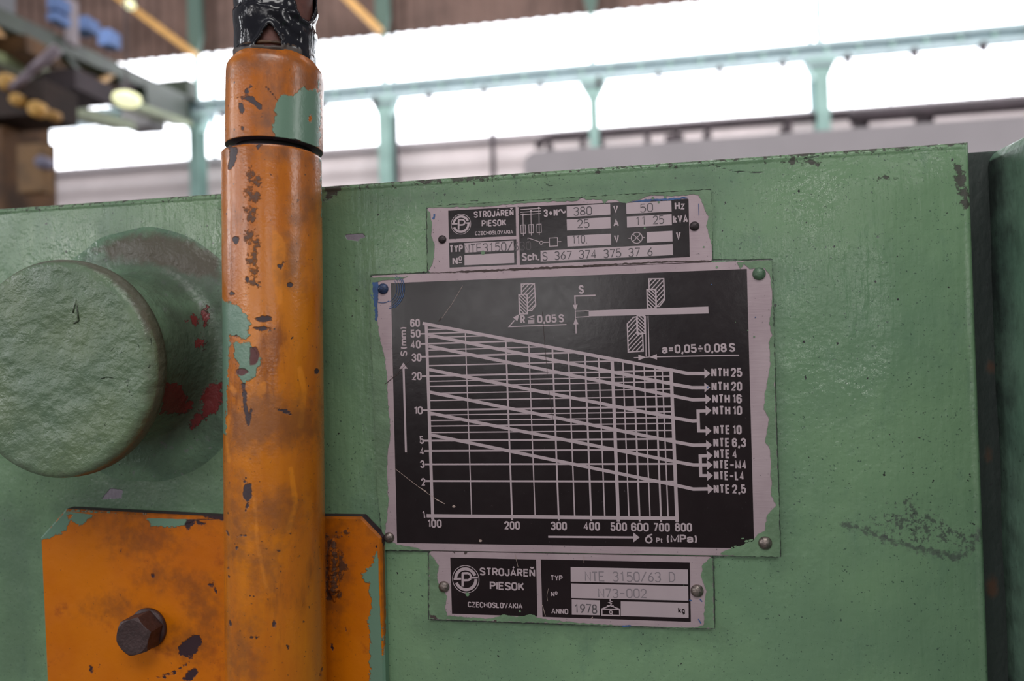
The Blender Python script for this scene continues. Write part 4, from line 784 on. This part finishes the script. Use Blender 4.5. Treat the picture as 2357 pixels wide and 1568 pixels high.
for x, y in ((690, 1066), (918, 1362)): p.patch([A4(x + 14 * math.cos(t), y + 12 * math.sin(t)) for t in np.linspace(0, 6, 8)], 1.4, 0.3, x)
p.build('scratches', SCRATCH, bp)
p = Plane(6); p.line([A2(2005, 630), A2(2025, 900), A2(2040, 1080), A2(2062, 1330)], 0.9); p.build('dark_scratch', GRIME, bp)
p = Plane(6); p.line([A2(225, 1450), A2(320, 1370), A2(420, 1300)], 1.4); p.build('dark_scratch', GRIME, bp)
p = Plane(6); p.line([A2(320, 1370), A2(500, 1190)], 0.6); p.build('dark_scratch', GRIME, bp)
p = Plane(6); p.line([A4(1500, 20), A4(1540, 320)], 0.8); p.build('dark_scratch', GRIME, bp)
p = Plane(6); p.line([A2(860, 700), A2(835, 735)], 2); p.build('dark_scratch', GRIME, bp)
rivet(bp, 882, 665, 13, RBLUE, 'blue smeared rivet'); rivet(bp, 1747, 630.5, 14, RGREEN, 'green painted rivet'); rivet(bp, 896, 1237.5, 12.5, RBRIGHT, 'bare steel rivet'); rivet(bp, 1761, 1250, 14.5, RBRIGHT, 'bare steel rivet with paint specks')

# ---- lower type plate
lo = thing('type_plate', at(1315, 1440, 0), 'small lower silver and black type plate stamped 1978, under the chart plate', 'nameplate', 'riveted nameplates')
sheet('plate_sheet', [(987, 1269.5), (1640.5, 1282.5), (1643.6, 1447.5), (988.5, 1425.5)], lo)
Plane(1).quad(*Q(A6, (250, 143), (897, 158), (907, 588), (263, 566))).build('company_field', BLACK, lo)
Plane(1).quad(*Q(A6, (932, 157), (2055, 180), (2063, 628), (945, 590))).build('type_field', BLACK, lo)
p = Plane(2); emblem(p, A6(367, 306), 106 / 3.2736); p.build('company_emblem', PRINT, lo)
p = Plane(2); p.text('STROJÁREŇ', *A6(473, 277), *A6(890, 290), 60 / 3.27); p.build('company_lettering', PRINT, lo)
p = Plane(2); p.text('PIESOK', *A6(548, 385), *A6(808, 394), 62 / 3.27); p.build('company_lettering', PRINT, lo)
p = Plane(2); p.text('CZECHOSLOVAKIA', *A6(383, 517), *A6(795, 529), 42 / 3.27); p.build('company_lettering', PRINT, lo)

p = Plane(2); p.text('TYP', *A6(1006, 318), *A6(1098, 320), 42 / 3.27); p.build('printed_lettering', PRINT, lo)
p = Plane(2); p.text('N', *A6(1008, 437), *A6(1036, 438), 40 / 3.27); p.build('printed_lettering', PRINT, lo)
p = Plane(2); p.text('o', *A6(1039, 424), *A6(1058, 425), 30 / 3.27); p.build('printed_lettering', PRINT, lo)
p = Plane(2); p.text('ANNO', *A6(1012, 567), *A6(1140, 571), 42 / 3.27); p.build('printed_lettering', PRINT, lo)

p = Plane(2)
for q in (((1157, 213), (2040, 233), (2042, 345), (1158, 325)), ((1160, 338), (2042, 358), (2044, 468), (1163, 447)), ((1165, 458), (1377, 465), (1378, 578), (1166, 573)), ((1535, 472), (2045, 485), (2046, 598), (1535, 583))): Plane(2).quad(*Q(A6, *q)).build('blank_field', PRINT, lo)
p = Plane(2); p.loop(Q(A6, (1392, 531), (1526, 534), (1527, 580), (1393, 576)), 2.8); p.line(Q(A6, (1390, 531), (1456, 504), (1528, 533)), 2.6); p.line(Q(A6, (1456, 452), (1454, 468), (1468, 474), (1444, 482), (1464, 490), (1456, 506)), 2.4); p.line(Q(A6, (1430, 505), (1482, 506)), 2); p.arc(A6(1460, 554), 3.2, 1.8); p.line(Q(A6, (1464, 562), (1474, 574)), 1.8); p.build('weight_symbol', PRINT, lo)
p = Plane(3); p.stamp('NTE 3150/63 D', *A6(1270, 318), *A6(1942, 326), 66 / 3.27, 2.4, 0.03); p.stamp('N73-002', *A6(1370, 441), *A6(1728, 446), 60 / 3.27, 2.4, 0.03); p.build('stamped_characters', STAMPL, lo)
p = Plane(3); p.stamp('1978', *A6(1188, 556), *A6(1354, 561), 60 / 3.27, 2.8, 0.03); p.build('stamped_year', STAMP, lo)
p = Plane(3); p.text('kg', *A6(1968, 562), *A6(2018, 563), 42 / 3.27); p.build('unit_lettering', BLACK, lo)
p = Plane(4)
p.patch(Q(A6, (92, 110), (130, 150), (165, 200), (152, 290), (160, 330), (222, 430), (213, 520), (226, 578), (360, 592), (560, 604), (660, 572), (760, 590), (840, 570), (880, 575), (910, 598), (1100, 622), (1300, 640), (1500, 655), (1800, 668), (2060, 676), (2160, 650), (2166, 500), (2182, 400), (2140, 300), (2150, 200), (2200, 150), (2226, 145), (2236, 676), (1500, 658), (900, 632), (92, 606)), 2.4, 0.1, 11)
for x, y, r in ((380, 420, 4.6), (775, 548, 2.4), (655, 575, 2), (2010, 350, .8)): p.disc(A6(x, y), r, 12)
p.build('green_overspray', SPRAY, lo)
p = Plane(5); p.patch(Q(A6, (1545, 655), (1612, 650), (1612, 660), (1550, 664)), 1.4, 0.2, 3); p.build('blue_smear', BLUEP, lo); p = Plane(5); p.line(Q(A6, (2118, 605), (2140, 640)), 2); p.build('blue_smear', BLUEP, lo); p = Plane(5); p.line(Q(A6, (2130, 455), (2148, 475)), 2); p.build('blue_smear', BLUEP, lo); p = Plane(5); p.line(Q(A6, (2050, 464), (2070, 466)), 2.2); p.build('blue_smear', BLUEP, lo)
p = Plane(5); p.line(Q(A6, (738, 118), (762, 215)), 0.9); p.build('scratch', SCRATCH, lo)
p = Plane(5); p.line(Q(A6, (990, 375), (978, 430), (985, 470)), 0.7); p.build('scratch', SCRATCH, lo)
p = Plane(5); p.line(Q(A6, (945, 500), (968, 585)), 1.2); p.build('scratch', SCRATCH, lo)
p = Plane(5); p.line(Q(A6, (1256, 130), (1258, 185)), 0.8); p.build('scratch', SCRATCH, lo)
p = Plane(5); p.line(Q(A6, (1310, 600), (1325, 590)), 1.5); p.build('scratch', SCRATCH, lo)
p = Plane(5); p.line(Q(A6, (275, 98), (285, 110)), 2); p.patch(Q(A6, (355, 96), (375, 100), (370, 118), (358, 115)), 1.5, .3, 2); p.patch(Q(A6, (100, 570), (140, 580), (155, 605), (100, 600)), 2, .3, 2); p.patch(Q(A6, (580, 612), (600, 614), (590, 634)), 2, .3, 2); p.build('grime_spots', GRIME, lo)
rivet(lo, *A6(203, 362), 13, RBRIGHT); rivet(lo, *A6(2110, 393), 14, RBRIGHT)

# ================================================================== orange post
post = thing('orange_post', at(630, 1560, -0.03), 'worn orange tube post with bolted orange mounting plate on the green machine', 'post')
RP = 0.0231; YA = -0.0085 - RP
def axis_px(y):                               # middle of the tube as the photograph shows it
    t = (y - 350) / (1568 - 350); return (627.0 + (637.2 - 627.0) * t, y)
T0 = Vector(at(*axis_px(361), YA)); T1 = Vector(at(*axis_px(1568), YA)); TD = (T0 - T1).normalized()
def cyl(c_of_h, r_of_h, hs_, n, base, axis):
    """vertical-ish tube mesh: angles start facing the wall; returns verts, faces, normals"""
    ax = Vector(axis).normalized(); e1 = Vector((1, 0, 0)); e1 = (e1 - ax * e1.dot(ax)).normalized(); e2 = ax.cross(e1)
    V = []; Nn = []
    for h in hs_:
        c = Vector(base) + ax * h[0]
        for k in range(n):
            a = 2 * math.pi * k / n; d = e1 * math.cos(a) + e2 * math.sin(a); V.append(tuple(c + d * h[1])); Nn.append(tuple(d))
    Fc = [(i * n + k, i * n + (k + 1) % n, (i + 1) * n + (k + 1) % n, (i + 1) * n + k) for i in range(len(hs_) - 1) for k in range(n)]
    return np.array(V), Fc, np.array(Nn)
hl = (T0 - T1).length
hs_ = [(h, RP) for h in np.arange(-0.22, hl - 0.0008, 0.0011)] + [(hl - 0.0008, RP), (hl - 0.0002, RP - 0.0003), (hl, RP - 0.0012), (hl, RP - 0.005), (hl - 0.004, RP - 0.005)]
V, Fc, Nn = cyl(None, None, hs_, 140, T1, TD)
face = ((CAM - V) * Nn).sum(1) > -0.003
P = topx(V)
# ---- wear on the tube
green = mask(P, [('p', [(508, 690), (545, 700), (556, 715), (570, 730), (577, 745), (570, 765), (580, 775), (560, 782), (545, 775), (530, 770), (528, 790), (524, 880), (519, 1000), (505, 1000)]), ('p', [(540, 790), (570, 785), (582, 800), (600, 830), (590, 860), (575, 878), (560, 880), (548, 862), (552, 840), (540, 820)]), ('p', [(737, 330), (746, 330), (746, 470), (740, 500), (741, 440)])], face)
dk = mask(P, [('d', 544, 552, 8, 8), ('p', [(583, 735), (600, 728), (626, 728), (626, 738), (604, 742)]), ('p', [(580, 755), (610, 752), (628, 757), (600, 763)]), ('l', [(561, 885), (565, 940), (573, 978)], 4), ('l', [(578, 940), (573, 970)], 3), ('p', [(632, 940), (660, 942), (674, 956), (655, 952)]),
    ('p', [(562, 1115), (578, 1113), (580, 1145), (572, 1156), (558, 1145)]), ('l', [(571, 1158), (566, 1176)], 3), ('d', 566, 1107, 6, 3), ('d', 669, 656, 8, 5), ('l', [(651, 605), (645, 620), (640, 612)], 2.5), ('d', 569, 645, 4, 8), ('l', [(534, 350), (536, 370), (529, 385)], 6), ('l', [(528, 340), (545, 343), (541, 360)], 3),
    ('l', [(540, 1235), (568, 1233)], 1.8), ('l', [(530, 1430), (530, 1440)], 2.5), ('d', 632, 1436, 4, 8), ('l', [(741, 1535), (738, 1560)], 1.6), ('d', 533, 676, 6, 4), ('d', 729, 855, 5, 6), ('d', 545, 1262, 4), ('d', 526, 1308, 2.4), ('d', 527, 1327, 2.4), ('p', [(588, 333), (604, 332), (594, 345)]), ('l', [(522, 1222), (527, 1232)], 1.6)], face)
dk = np.where((V - np.array(T1)) @ np.array(TD) > hl - 0.0004, 25, dk)  # tube rim at the gap coloured black
rd = mask(P, [('p', [(575, 800), (590, 798), (598, 815), (590, 840), (575, 842)]), ('p', [(545, 850), (565, 848), (575, 858), (556, 866), (543, 862)]), ('d', 543, 775, 4)], face)
spot = mask(P, [('d', 592, 418, 7, 9), ('d', 574, 440, 8, 9), ('d', 586, 452, 10, 12), ('d', 577, 486, 9, 8), ('d', 576, 505, 8, 7), ('d', 574, 545, 9, 11), ('d', 590, 562, 8, 8), ('d', 578, 603, 7, 8), ('d', 583, 651, 8, 6), ('d', 576, 585, 5, 4), ('l', [(586, 560), (586, 650)], 3), ('d', 578, 400, 4, 9)], face)
soft = mask(P, [('d', 710, 470, 26, 34), ('d', 695, 498, 26, 22), ('d', 600, 940, 60, 40), ('p', [(660, 540), (690, 560), (690, 660), (660, 650), (650, 600)]), ('d', 545, 1275, 20, 16), ('d', 610, 1300, 20, 40), ('d', 560, 1500, 26, 60), ('p', [(525, 940), (730, 920), (735, 1010), (530, 1040)]), ('d', 640, 1180, 50, 40), ('l', [(520, 345), (600, 336), (742, 372)], 6), ('d', 545, 1200, 24, 60)], face, 80)
fresh = mask(P, [('p', [(590, 885), (612, 878), (612, 905), (592, 910)]), ('p', [(530, 880), (545, 900), (540, 910), (528, 895)]), ('l', [(586, 1150), (592, 1250), (612, 1350)], 4), ('l', [(670, 1080), (680, 1160), (664, 1220)], 6), ('p', [(628, 520), (660, 560), (650, 640), (650, 700), (640, 700), (626, 630)]), ('l', [(690, 850), (700, 900), (692, 980)], 6), ('l', [(527, 960), (522, 1000), (526, 1060)], 4)], face)
OR0, OR1, OR2 = lin(212, 124, 14), lin(190, 104, 18), lin(150, 82, 24)
ORL = [('fresh', lin(226, 134, 16), 3, 12, 200, 0.8, 0.4, 0), ('soft', lin(100, 60, 34), 40, 130, 190, 0.62, 0.45, 0), ('green', lin(108, 140, 120), 1.5, 26, 330, 1, 0.3, 0.0003), ('red', lin(92, 42, 40), 1.4, 8, 300, 1, 0.5, -0.0003), ('spot', lin(66, 50, 44), 4, 50, 560, 0.85, 0.6, 0.0003), ('dark', lin(58, 40, 46), 1.2, 13, 420, 1, 0.5, -0.0003)]
ORM = layered('worn_orange_paint', [OR0, [((20, 6, 0.65, (1, 1, 0.22)), 0.40, 0.6, OR1), ((45, 6, 0.7, (1, 1, 0.3)), 0.54, 0.70, OR2), ((700, 4, 0.6), 0.655, 0.70, lin(92, 58, 34)), ((260, 3, 0.5), 0.70, 0.72, lin(70, 46, 38))]], ORL, rough=(0.19, 0.3), rscale=60, spec=0.7,
              bumps=((900, 3, (1, 1, 1), 0.00007), (260, 3, (1, 1, 1), 0.00012), (90, 4, (1, 1, 0.4), 0.00022)))
ptube = mesh_obj('post_tube', V, Fc, ORM, post, True, None, dict(green=green, dark=dk, red=rd, spot=spot, soft=soft, fresh=fresh))
# mounting plate
PB = -0.0062
mp_px = [(91, 1238), (150, 1172), (512, 1190), (760, 1189), (832, 1190), (878, 1238), (886, 1568)]
q = [at(x, y, PB) for x, y in mp_px]; q = [(p[0], p[2]) for p in q]; bl = at(106, 1568, PB)
q = q + [(q[-1][0] , Z0 - 0.19), (bl[0] + 0.0005, Z0 - 0.19), (bl[0], bl[2])]
from mathutils.geometry import delaunay_2d_cdt
def plate_mesh(poly, y0, y1, step, bev=0.0012):
    n = len(poly); cen = np.mean(poly, 0); xs2 = np.arange(min(p[0] for p in poly), max(p[0] for p in poly), step); zs2 = np.arange(min(p[1] for p in poly), max(p[1] for p in poly), step)
    pa = np.array(poly); inn = []
    for i in range(n):
        a, b, c = pa[i - 1], pa[i], pa[(i + 1) % n]; d1 = (b - a) / np.hypot(*(b - a)); d2 = (c - b) / np.hypot(*(c - b)); n1 = np.array([d1[1], -d1[0]]); n2 = np.array([d2[1], -d2[0]]); m = n1 + n2; m /= max(m @ n1, .3) if abs(m @ n1) > .3 else .3; inn.append(b + m * bev)
    inn = np.array(inn)
    g = np.array([(x, z) for x in xs2 for z in zs2]); g = g[sd_poly(g * 4500, inn * 4500) > 3]
    pts = [Vector(p) for p in inn] + [Vector(p) for p in g]
    res = delaunay_2d_cdt(pts, [(i, (i + 1) % n) for i in range(n)], [list(range(n))], 1, 1e-7)
    V = [(p[0], y0, p[1]) for p in res[0]]; Fc = [tuple(f) for f in res[2]]
    b0 = len(V); V += [(p[0], y0, p[1]) for p in inn] + [(p[0], y0 + bev, p[1]) for p in pa] + [(p[0], y1, p[1]) for p in pa]
    for i in range(n):
        j = (i + 1) % n
        for s_ in (0, n): Fc.append((b0 + s_ + i, b0 + s_ + j, b0 + s_ + n + j, b0 + s_ + n + i))
    return np.array(V), Fc
V, Fc = plate_mesh(q, PB, 0.0, 0.0018)
P = topx(V)
green = mask(P, [('p', [(85, 1240), (145, 1165), (150, 1190), (155, 1205), (142, 1222), (115, 1232), (90, 1238)]), ('p', [(172, 1170), (185, 1172), (215, 1182), (200, 1192), (185, 1205), (170, 1195)]), ('p', [(335, 1160), (512, 1170), (500, 1186), (478, 1190), (455, 1190), (430, 1200), (405, 1208), (380, 1208), (350, 1205), (342, 1190)]),
     ('p', [(868, 1275), (900, 1260), (900, 1568), (857, 1568), (858, 1450), (852, 1430), (862, 1400), (855, 1340), (838, 1330), (852, 1310), (860, 1320)])])
green = np.where(V[:, 1] > PB + 0.004, 20, green + 6)
dk = mask(P, [('p', [(424, 1210), (432, 1185), (455, 1200), (440, 1212), (432, 1226)]), ('l', [(458, 1204), (470, 1208)], 3), ('p', [(410, 1490), (440, 1465), (460, 1462), (465, 1480), (452, 1500), (430, 1512), (412, 1508)]), ('l', [(450, 1500), (430, 1530), (395, 1550), (355, 1562)], 2.2), ('l', [(445, 1512), (410, 1548), (370, 1564)], 1.6), ('p', [(418, 1565), (430, 1548), (450, 1535), (456, 1550), (440, 1568)]),
     ('l', [(493, 1338), (490, 1350), (480, 1346)], 3), ('l', [(500, 1350), (496, 1366)], 2.5), ('d', 352, 1325, 5, 6), ('d', 210, 1540, 5, 10), ('d', 228, 1533, 3), ('d', 765, 1490, 4, 8), ('d', 219, 1174, 6, 5), ('l', [(500, 1186), (514, 1190)], 9), ('d', 278, 1267, 3), ('d', 338, 1530, 6, 3), ('l', [(795, 1440), (796, 1452)], 1.6), ('d', 874, 1316, 3, 6), ('d', 869, 1260, 3)])
spot = mask(P, [('p', [(750, 1235), (765, 1240), (785, 1280), (790, 1330), (775, 1345), (770, 1375), (752, 1380)]), ('d', 796, 1228, 6, 6), ('d', 790, 1305, 8, 8), ('l', [(762, 1232), (790, 1230)], 2), ('d', 776, 1368, 8, 5)])
soft = mask(P, [('p', [(150, 1168), (512, 1185), (512, 1196), (150, 1180)]), ('p', [(380, 1320), (470, 1330), (500, 1420), (470, 1480), (430, 1370)]), ('d', 330, 1240, 60, 30), ('d', 360, 1325, 26, 18), ('d', 265, 1400, 30, 14), ('p', [(750, 1180), (830, 1184), (850, 1200), (750, 1196)]), ('d', 760, 1310, 30, 100), ('d', 440, 1480, 40, 34), ('l', [(832, 1188), (880, 1238), (884, 1330)], 5)], None, 80)
soft = np.where((V[:, 1] > PB + 0.0008), 30, soft)
OPM = layered('worn_orange_plate_paint', [lin(202, 112, 6), [((14, 5, 0.6), 0.42, 0.68, lin(190, 100, 8)), ((60, 6, 0.65), 0.60, 0.74, lin(166, 84, 16)), ((600, 4, 0.6), 0.68, 0.72, lin(120, 72, 34))]], [l for l in ORL if l[0] in ('soft', 'green', 'spot', 'dark')], rough=(0.36, 0.5), bumps=((200, 4, (1, 1, 1), 0.0002),), spec=0.25)
dk = np.where((V[:, 1] > PB + 0.0010) & (V[:, 2] > at(300, 1240, PB)[2]), np.maximum(dk, 4), dk)
mpl = mesh_obj('mounting_plate', V, Fc, OPM, post, False, None, dict(green=green, dark=dk, spot=spot, soft=soft))
# weld bead between tube and plate at the right
V0 = MB()
cxr = Vector(at(748, 1300, PB)); 
zz = np.linspace(at(768, 1385, PB)[2], at(768, 1238, PB)[2], 70); pts = []
for z in zz:
    k = (z - T1.z) / TD.z; c = T1 + TD * k; pts.append((c.x + RP * 0.80 + 0.0012 * noise.noise(Vector((z * 300, 0, 0))), PB - 0.0002, z))
V0.tube(pts, [(0.0028 + 0.0012 * noise.noise(Vector((z * 130, 5, 1))) + 0.0005 * noise.noise(Vector((z * 700, 5, 1)))) * min(1, 0.2 + (z - zz[0]) * 120, 0.2 + (zz[-1] - z) * 120) for z in zz], 12)
Vw = np.array(V0.v); Pw = topx(Vw)
mesh_obj('weld_bead', V0.v, V0.f, OPM, post, True, None, dict(green=Vw[:, 0] * 0 - 60, dark=Vw[:, 0] * 0 - 60, spot=mask(Pw, [('p', [(748, 1230), (790, 1235), (792, 1380), (748, 1385)])]) - 16, soft=Vw[:, 0] * 0 + 5))
# hexagon bolt
BM = simple('brown_black_bolt_steel', lin(74, 56, 56), 0.5, 0.25, 0.35, 300, 0.0003, 700)
bolt_c = at(343, 1445, PB); bt = mesh_obj('bolt', *(lambda m: (m.v, m.f))(MB().lathe(bolt_c, (0, -1, 0), [(0.0, 0.0), (0.0106, 0.0), (0.0108, 0.0008), (0.0104, 0.0024), (0.0, 0.0024)], 40)), BM, post, True, 'dark brown hexagon bolt')
hexR = 0.0106; h0, h1 = 0.0024, 0.0128; m_ = MB(); nh = 72; rows = []
def hex_r(a): a = (a - math.radians(16)) % (math.pi / 3) - math.pi / 6; return hexR * math.cos(math.pi / 6) / math.cos(a)
c = Vector(bolt_c); ring = lambda hh, cap: [(c.x + min(hex_r(2 * math.pi * k / nh), cap) * math.cos(2 * math.pi * k / nh), c.y - hh, c.z + min(hex_r(2 * math.pi * k / nh), cap) * math.sin(2 * math.pi * k / nh)) for k in range(nh)]
def chamf(k):
    r = hex_r(2 * math.pi * k / nh); hh = h1 - max(0, r - hexR * 0.85) * 0.75; a = 2 * math.pi * k / nh; return (c.x + r * math.cos(a), c.y - hh, c.z + r * math.sin(a))
V = ring(h0, 1) + [chamf(k) for k in range(nh)] + ring(h1, hexR * 0.84) + ring(h1, hexR * 0.62) + ring(h1 - 0.0002, hexR * 0.3) + [(c.x, c.y - h1 + 0.0002, c.z)]
Fc = [(i * nh + k, i * nh + (k + 1) % nh, (i + 1) * nh + (k + 1) % nh, (i + 1) * nh + k) for i in range(4) for k in range(nh)] + [(4 * nh + k, 4 * nh + (k + 1) % nh, 5 * nh) for k in range(nh)]
bh = mesh_obj('hexagon_head', V, [f[::-1] for f in Fc], BM, bt)

# ---- taped pipe with its collar, turning on top of the post
pen = thing('taped_pipe', T0, 'black tape wrapped pipe with orange and green collar standing on the orange post', 'pipe')
G = 0.0022
C0 = Vector(at(632.8, 347, YA)); C1 = Vector(at(635.0, 168, YA)); CD = (C1 - C0).normalized()
ch_ = (C1 - C0).length; RC = 0.0226
prof = [(-0.0035, RC - 0.006), (0.0003, RC - 0.005), (0.0, RC - 0.0005), (0.0003, RC - 0.0001), (0.00045, RC), (0.0006, RC), (0.0009, RC)] + [(h, RC) for h in np.arange(0.0015, ch_ - 0.0032, 0.0010)] + [(ch_ - 0.0016, RC - 0.0001), (ch_ - 0.0004, RC - 0.0003), (ch_ + 0.0008, RC - 0.0008)] + [(ch_ + h, RC - 0.0008 - (h - 0.0008) * 0.74) for h in np.arange(0.0014, 0.0050, 0.0006)] + [(ch_ + 0.0054, RC - 0.0046), (ch_ + 0.0052, RC - 0.009)]
V, Fc, Nn = cyl(None, None, prof, 140, C0, CD); face = ((CAM - V) * Nn).sum(1) > -0.003; P = topx(V)
green = mask(P, [('p', [(632, 250), (640, 235), (646, 222), (660, 220), (686, 218), (692, 205), (700, 198), (710, 205), (728, 205), (734, 220), (734, 338), (700, 330), (660, 320), (632, 318), (628, 290), (634, 265)]), ('d', 733, 270, 5, 60)], face)
green = np.minimum(green, -sd_dot(P, 714, 272, 4, 8))
dk = mask(P, [('p', [(536, 224), (560, 222), (582, 221), (590, 232), (600, 240), (606, 251), (596, 252), (588, 243), (575, 236), (560, 228)]), ('p', [(550, 235), (560, 240), (562, 255), (559, 266), (552, 258)]), ('d', 577, 199, 4, 3.4), ('d', 568, 210, 5, 5), ('p', [(551, 290), (559, 293), (561, 301), (555, 299)]), ('l', [(612, 200), (640, 232)], 0.9), ('l', [(520, 336), (545, 326), (620, 318), (680, 324), (750, 360)], 4)], face)
hc = (V - np.array(C0)) @ np.array(CD); dk = np.where(hc < 0.00025, 25, dk)  # collar rim at the gap coloured black
soft = mask(P, [('l', [(530, 160), (560, 145), (620, 134), (690, 140), (740, 165)], 10), ('d', 612, 280, 24, 20), ('l', [(525, 330), (620, 312), (748, 350)], 8), ('p', [(700, 150), (748, 180), (745, 220), (690, 210), (660, 190), (680, 160)])], face, 80)
mesh_obj('collar', V, Fc, ORM, pen, True, 'orange collar with green paint patch', dict(green=green, dark=dk, red=green * 0 - 60, spot=green * 0 - 60, soft=soft, fresh=green * 0 - 60))
# pivot pin down in the gap
m_ = MB().tube([C0 - CD * 0.014, C0 + CD * 0.006], RP - 0.0052, 40); m_.build('pivot_neck', simple('gap_black', lin(40, 32, 30), 0.6), pen, True)  # neck inside the gap coloured black
# steel pipe and tape
A0 = C0 + CD * (ch_ + 0.002); pj = Vector(at(632.0, -60, YA)); AD = (pj - A0).normalized(); ALn = 0.16
RT = 0.0178
hs3 = [(h, RT) for h in np.arange(0, ALn, 0.004)]
V, Fc, Nn = cyl(None, None, hs3, 60, A0, AD); mesh_obj('steel_pipe', V, Fc, simple('rust_brown_pipe', lin(104, 62, 54), 0.65, 0, 0.3, 120, 0.0004, 200), pen, True)
hs3 = [(h, RT + 0.0009) for h in np.arange(0.0, ALn, 0.00075)]
V, Fc, Nn = cyl(None, None, hs3, 170, A0, AD); face = ((CAM - V) * Nn).sum(1) > -0.002; P = topx(V)
hole = mask(P, [('p', [(622, 58), (638, 84), (646, 104), (618, 106), (590, 102), (602, 88), (612, 70)]), ('p', [(668, -40), (726, -40), (724, 10), (716, 42), (706, 48), (694, 42), (684, 20)])], face)
lip = np.exp(-((hole + 6) / 6.0) ** 2) * 0.0011
hh = (V - np.array(A0)) @ np.array(AD); ang = np.arctan2(Nn[:, 1], Nn[:, 0])
hel = (hh / 0.019 + ang / (2 * math.pi) * 0.8) % 1.0
fold = np.array([noise.noise(Vector((p[0] * 120 + p[2] * 40, p[1] * 120, p[2] * 150))) for p in V]); crk = np.array([abs(noise.noise(Vector((p[0] * 260 - p[2] * 90, p[1] * 260, p[2] * 170 + 7)))) for p in V])
wr = np.exp(-(((P[:, 0] - 660) / 40) ** 2 + ((P[:, 1] - 40) / 60) ** 2)) * face
Vd = V + Nn * (lip + 0.0007 * hel + 0.0005 * fold + wr * (0.0022 * fold + 0.0012 * crk) )[:, None]
Fk = [f for f in Fc if max(hole[list(f)]) < 0]
band = mask(P, [('p', [(530, 112), (600, 105), (660, 104), (692, 116), (700, 140), (640, 138), (560, 150), (530, 160)])], face)
TAPE = layered('glossy_black_tape', [lin(20, 20, 27), [((30, 5), 0.45, 0.7, lin(30, 30, 38))]], [('band', lin(84, 72, 64), 3, 10, 250, 0.9, 0.5, 0)], rough=(0.1, 0.22), bumps=((240, 3, (1, 1, 0.6), 0.0003), (90, 3, (1, 1, 0.5), 0.0006)))
tp = mesh_obj('tape_wrap', Vd, Fk, TAPE, pen, True, 'glossy black wrinkled tape', dict(band=band))
sm = tp.modifiers.new('thick', 'SOLIDIFY'); sm.thickness = 0.0006; sm.offset = -1
# weld bead on top of the collar
m_ = MB(); pts = [A0 + AD * 0.005 + (Vector((1, 0, 0)) * math.cos(t) + AD.cross(Vector((1, 0, 0))) * math.sin(t)) * (RT + 0.0004) for t in np.linspace(0, 2 * math.pi, 60)]
m_.tube(pts, [0.0007 + 0.0003 * noise.noise(Vector((k * 0.7, 0, 0))) for k in range(60)], 10); m_.build('weld_ring', simple('dirty_brown_weld', lin(96, 70, 48), 0.6, 0, 0.5, 200, 0.0004, 500), pen, True)
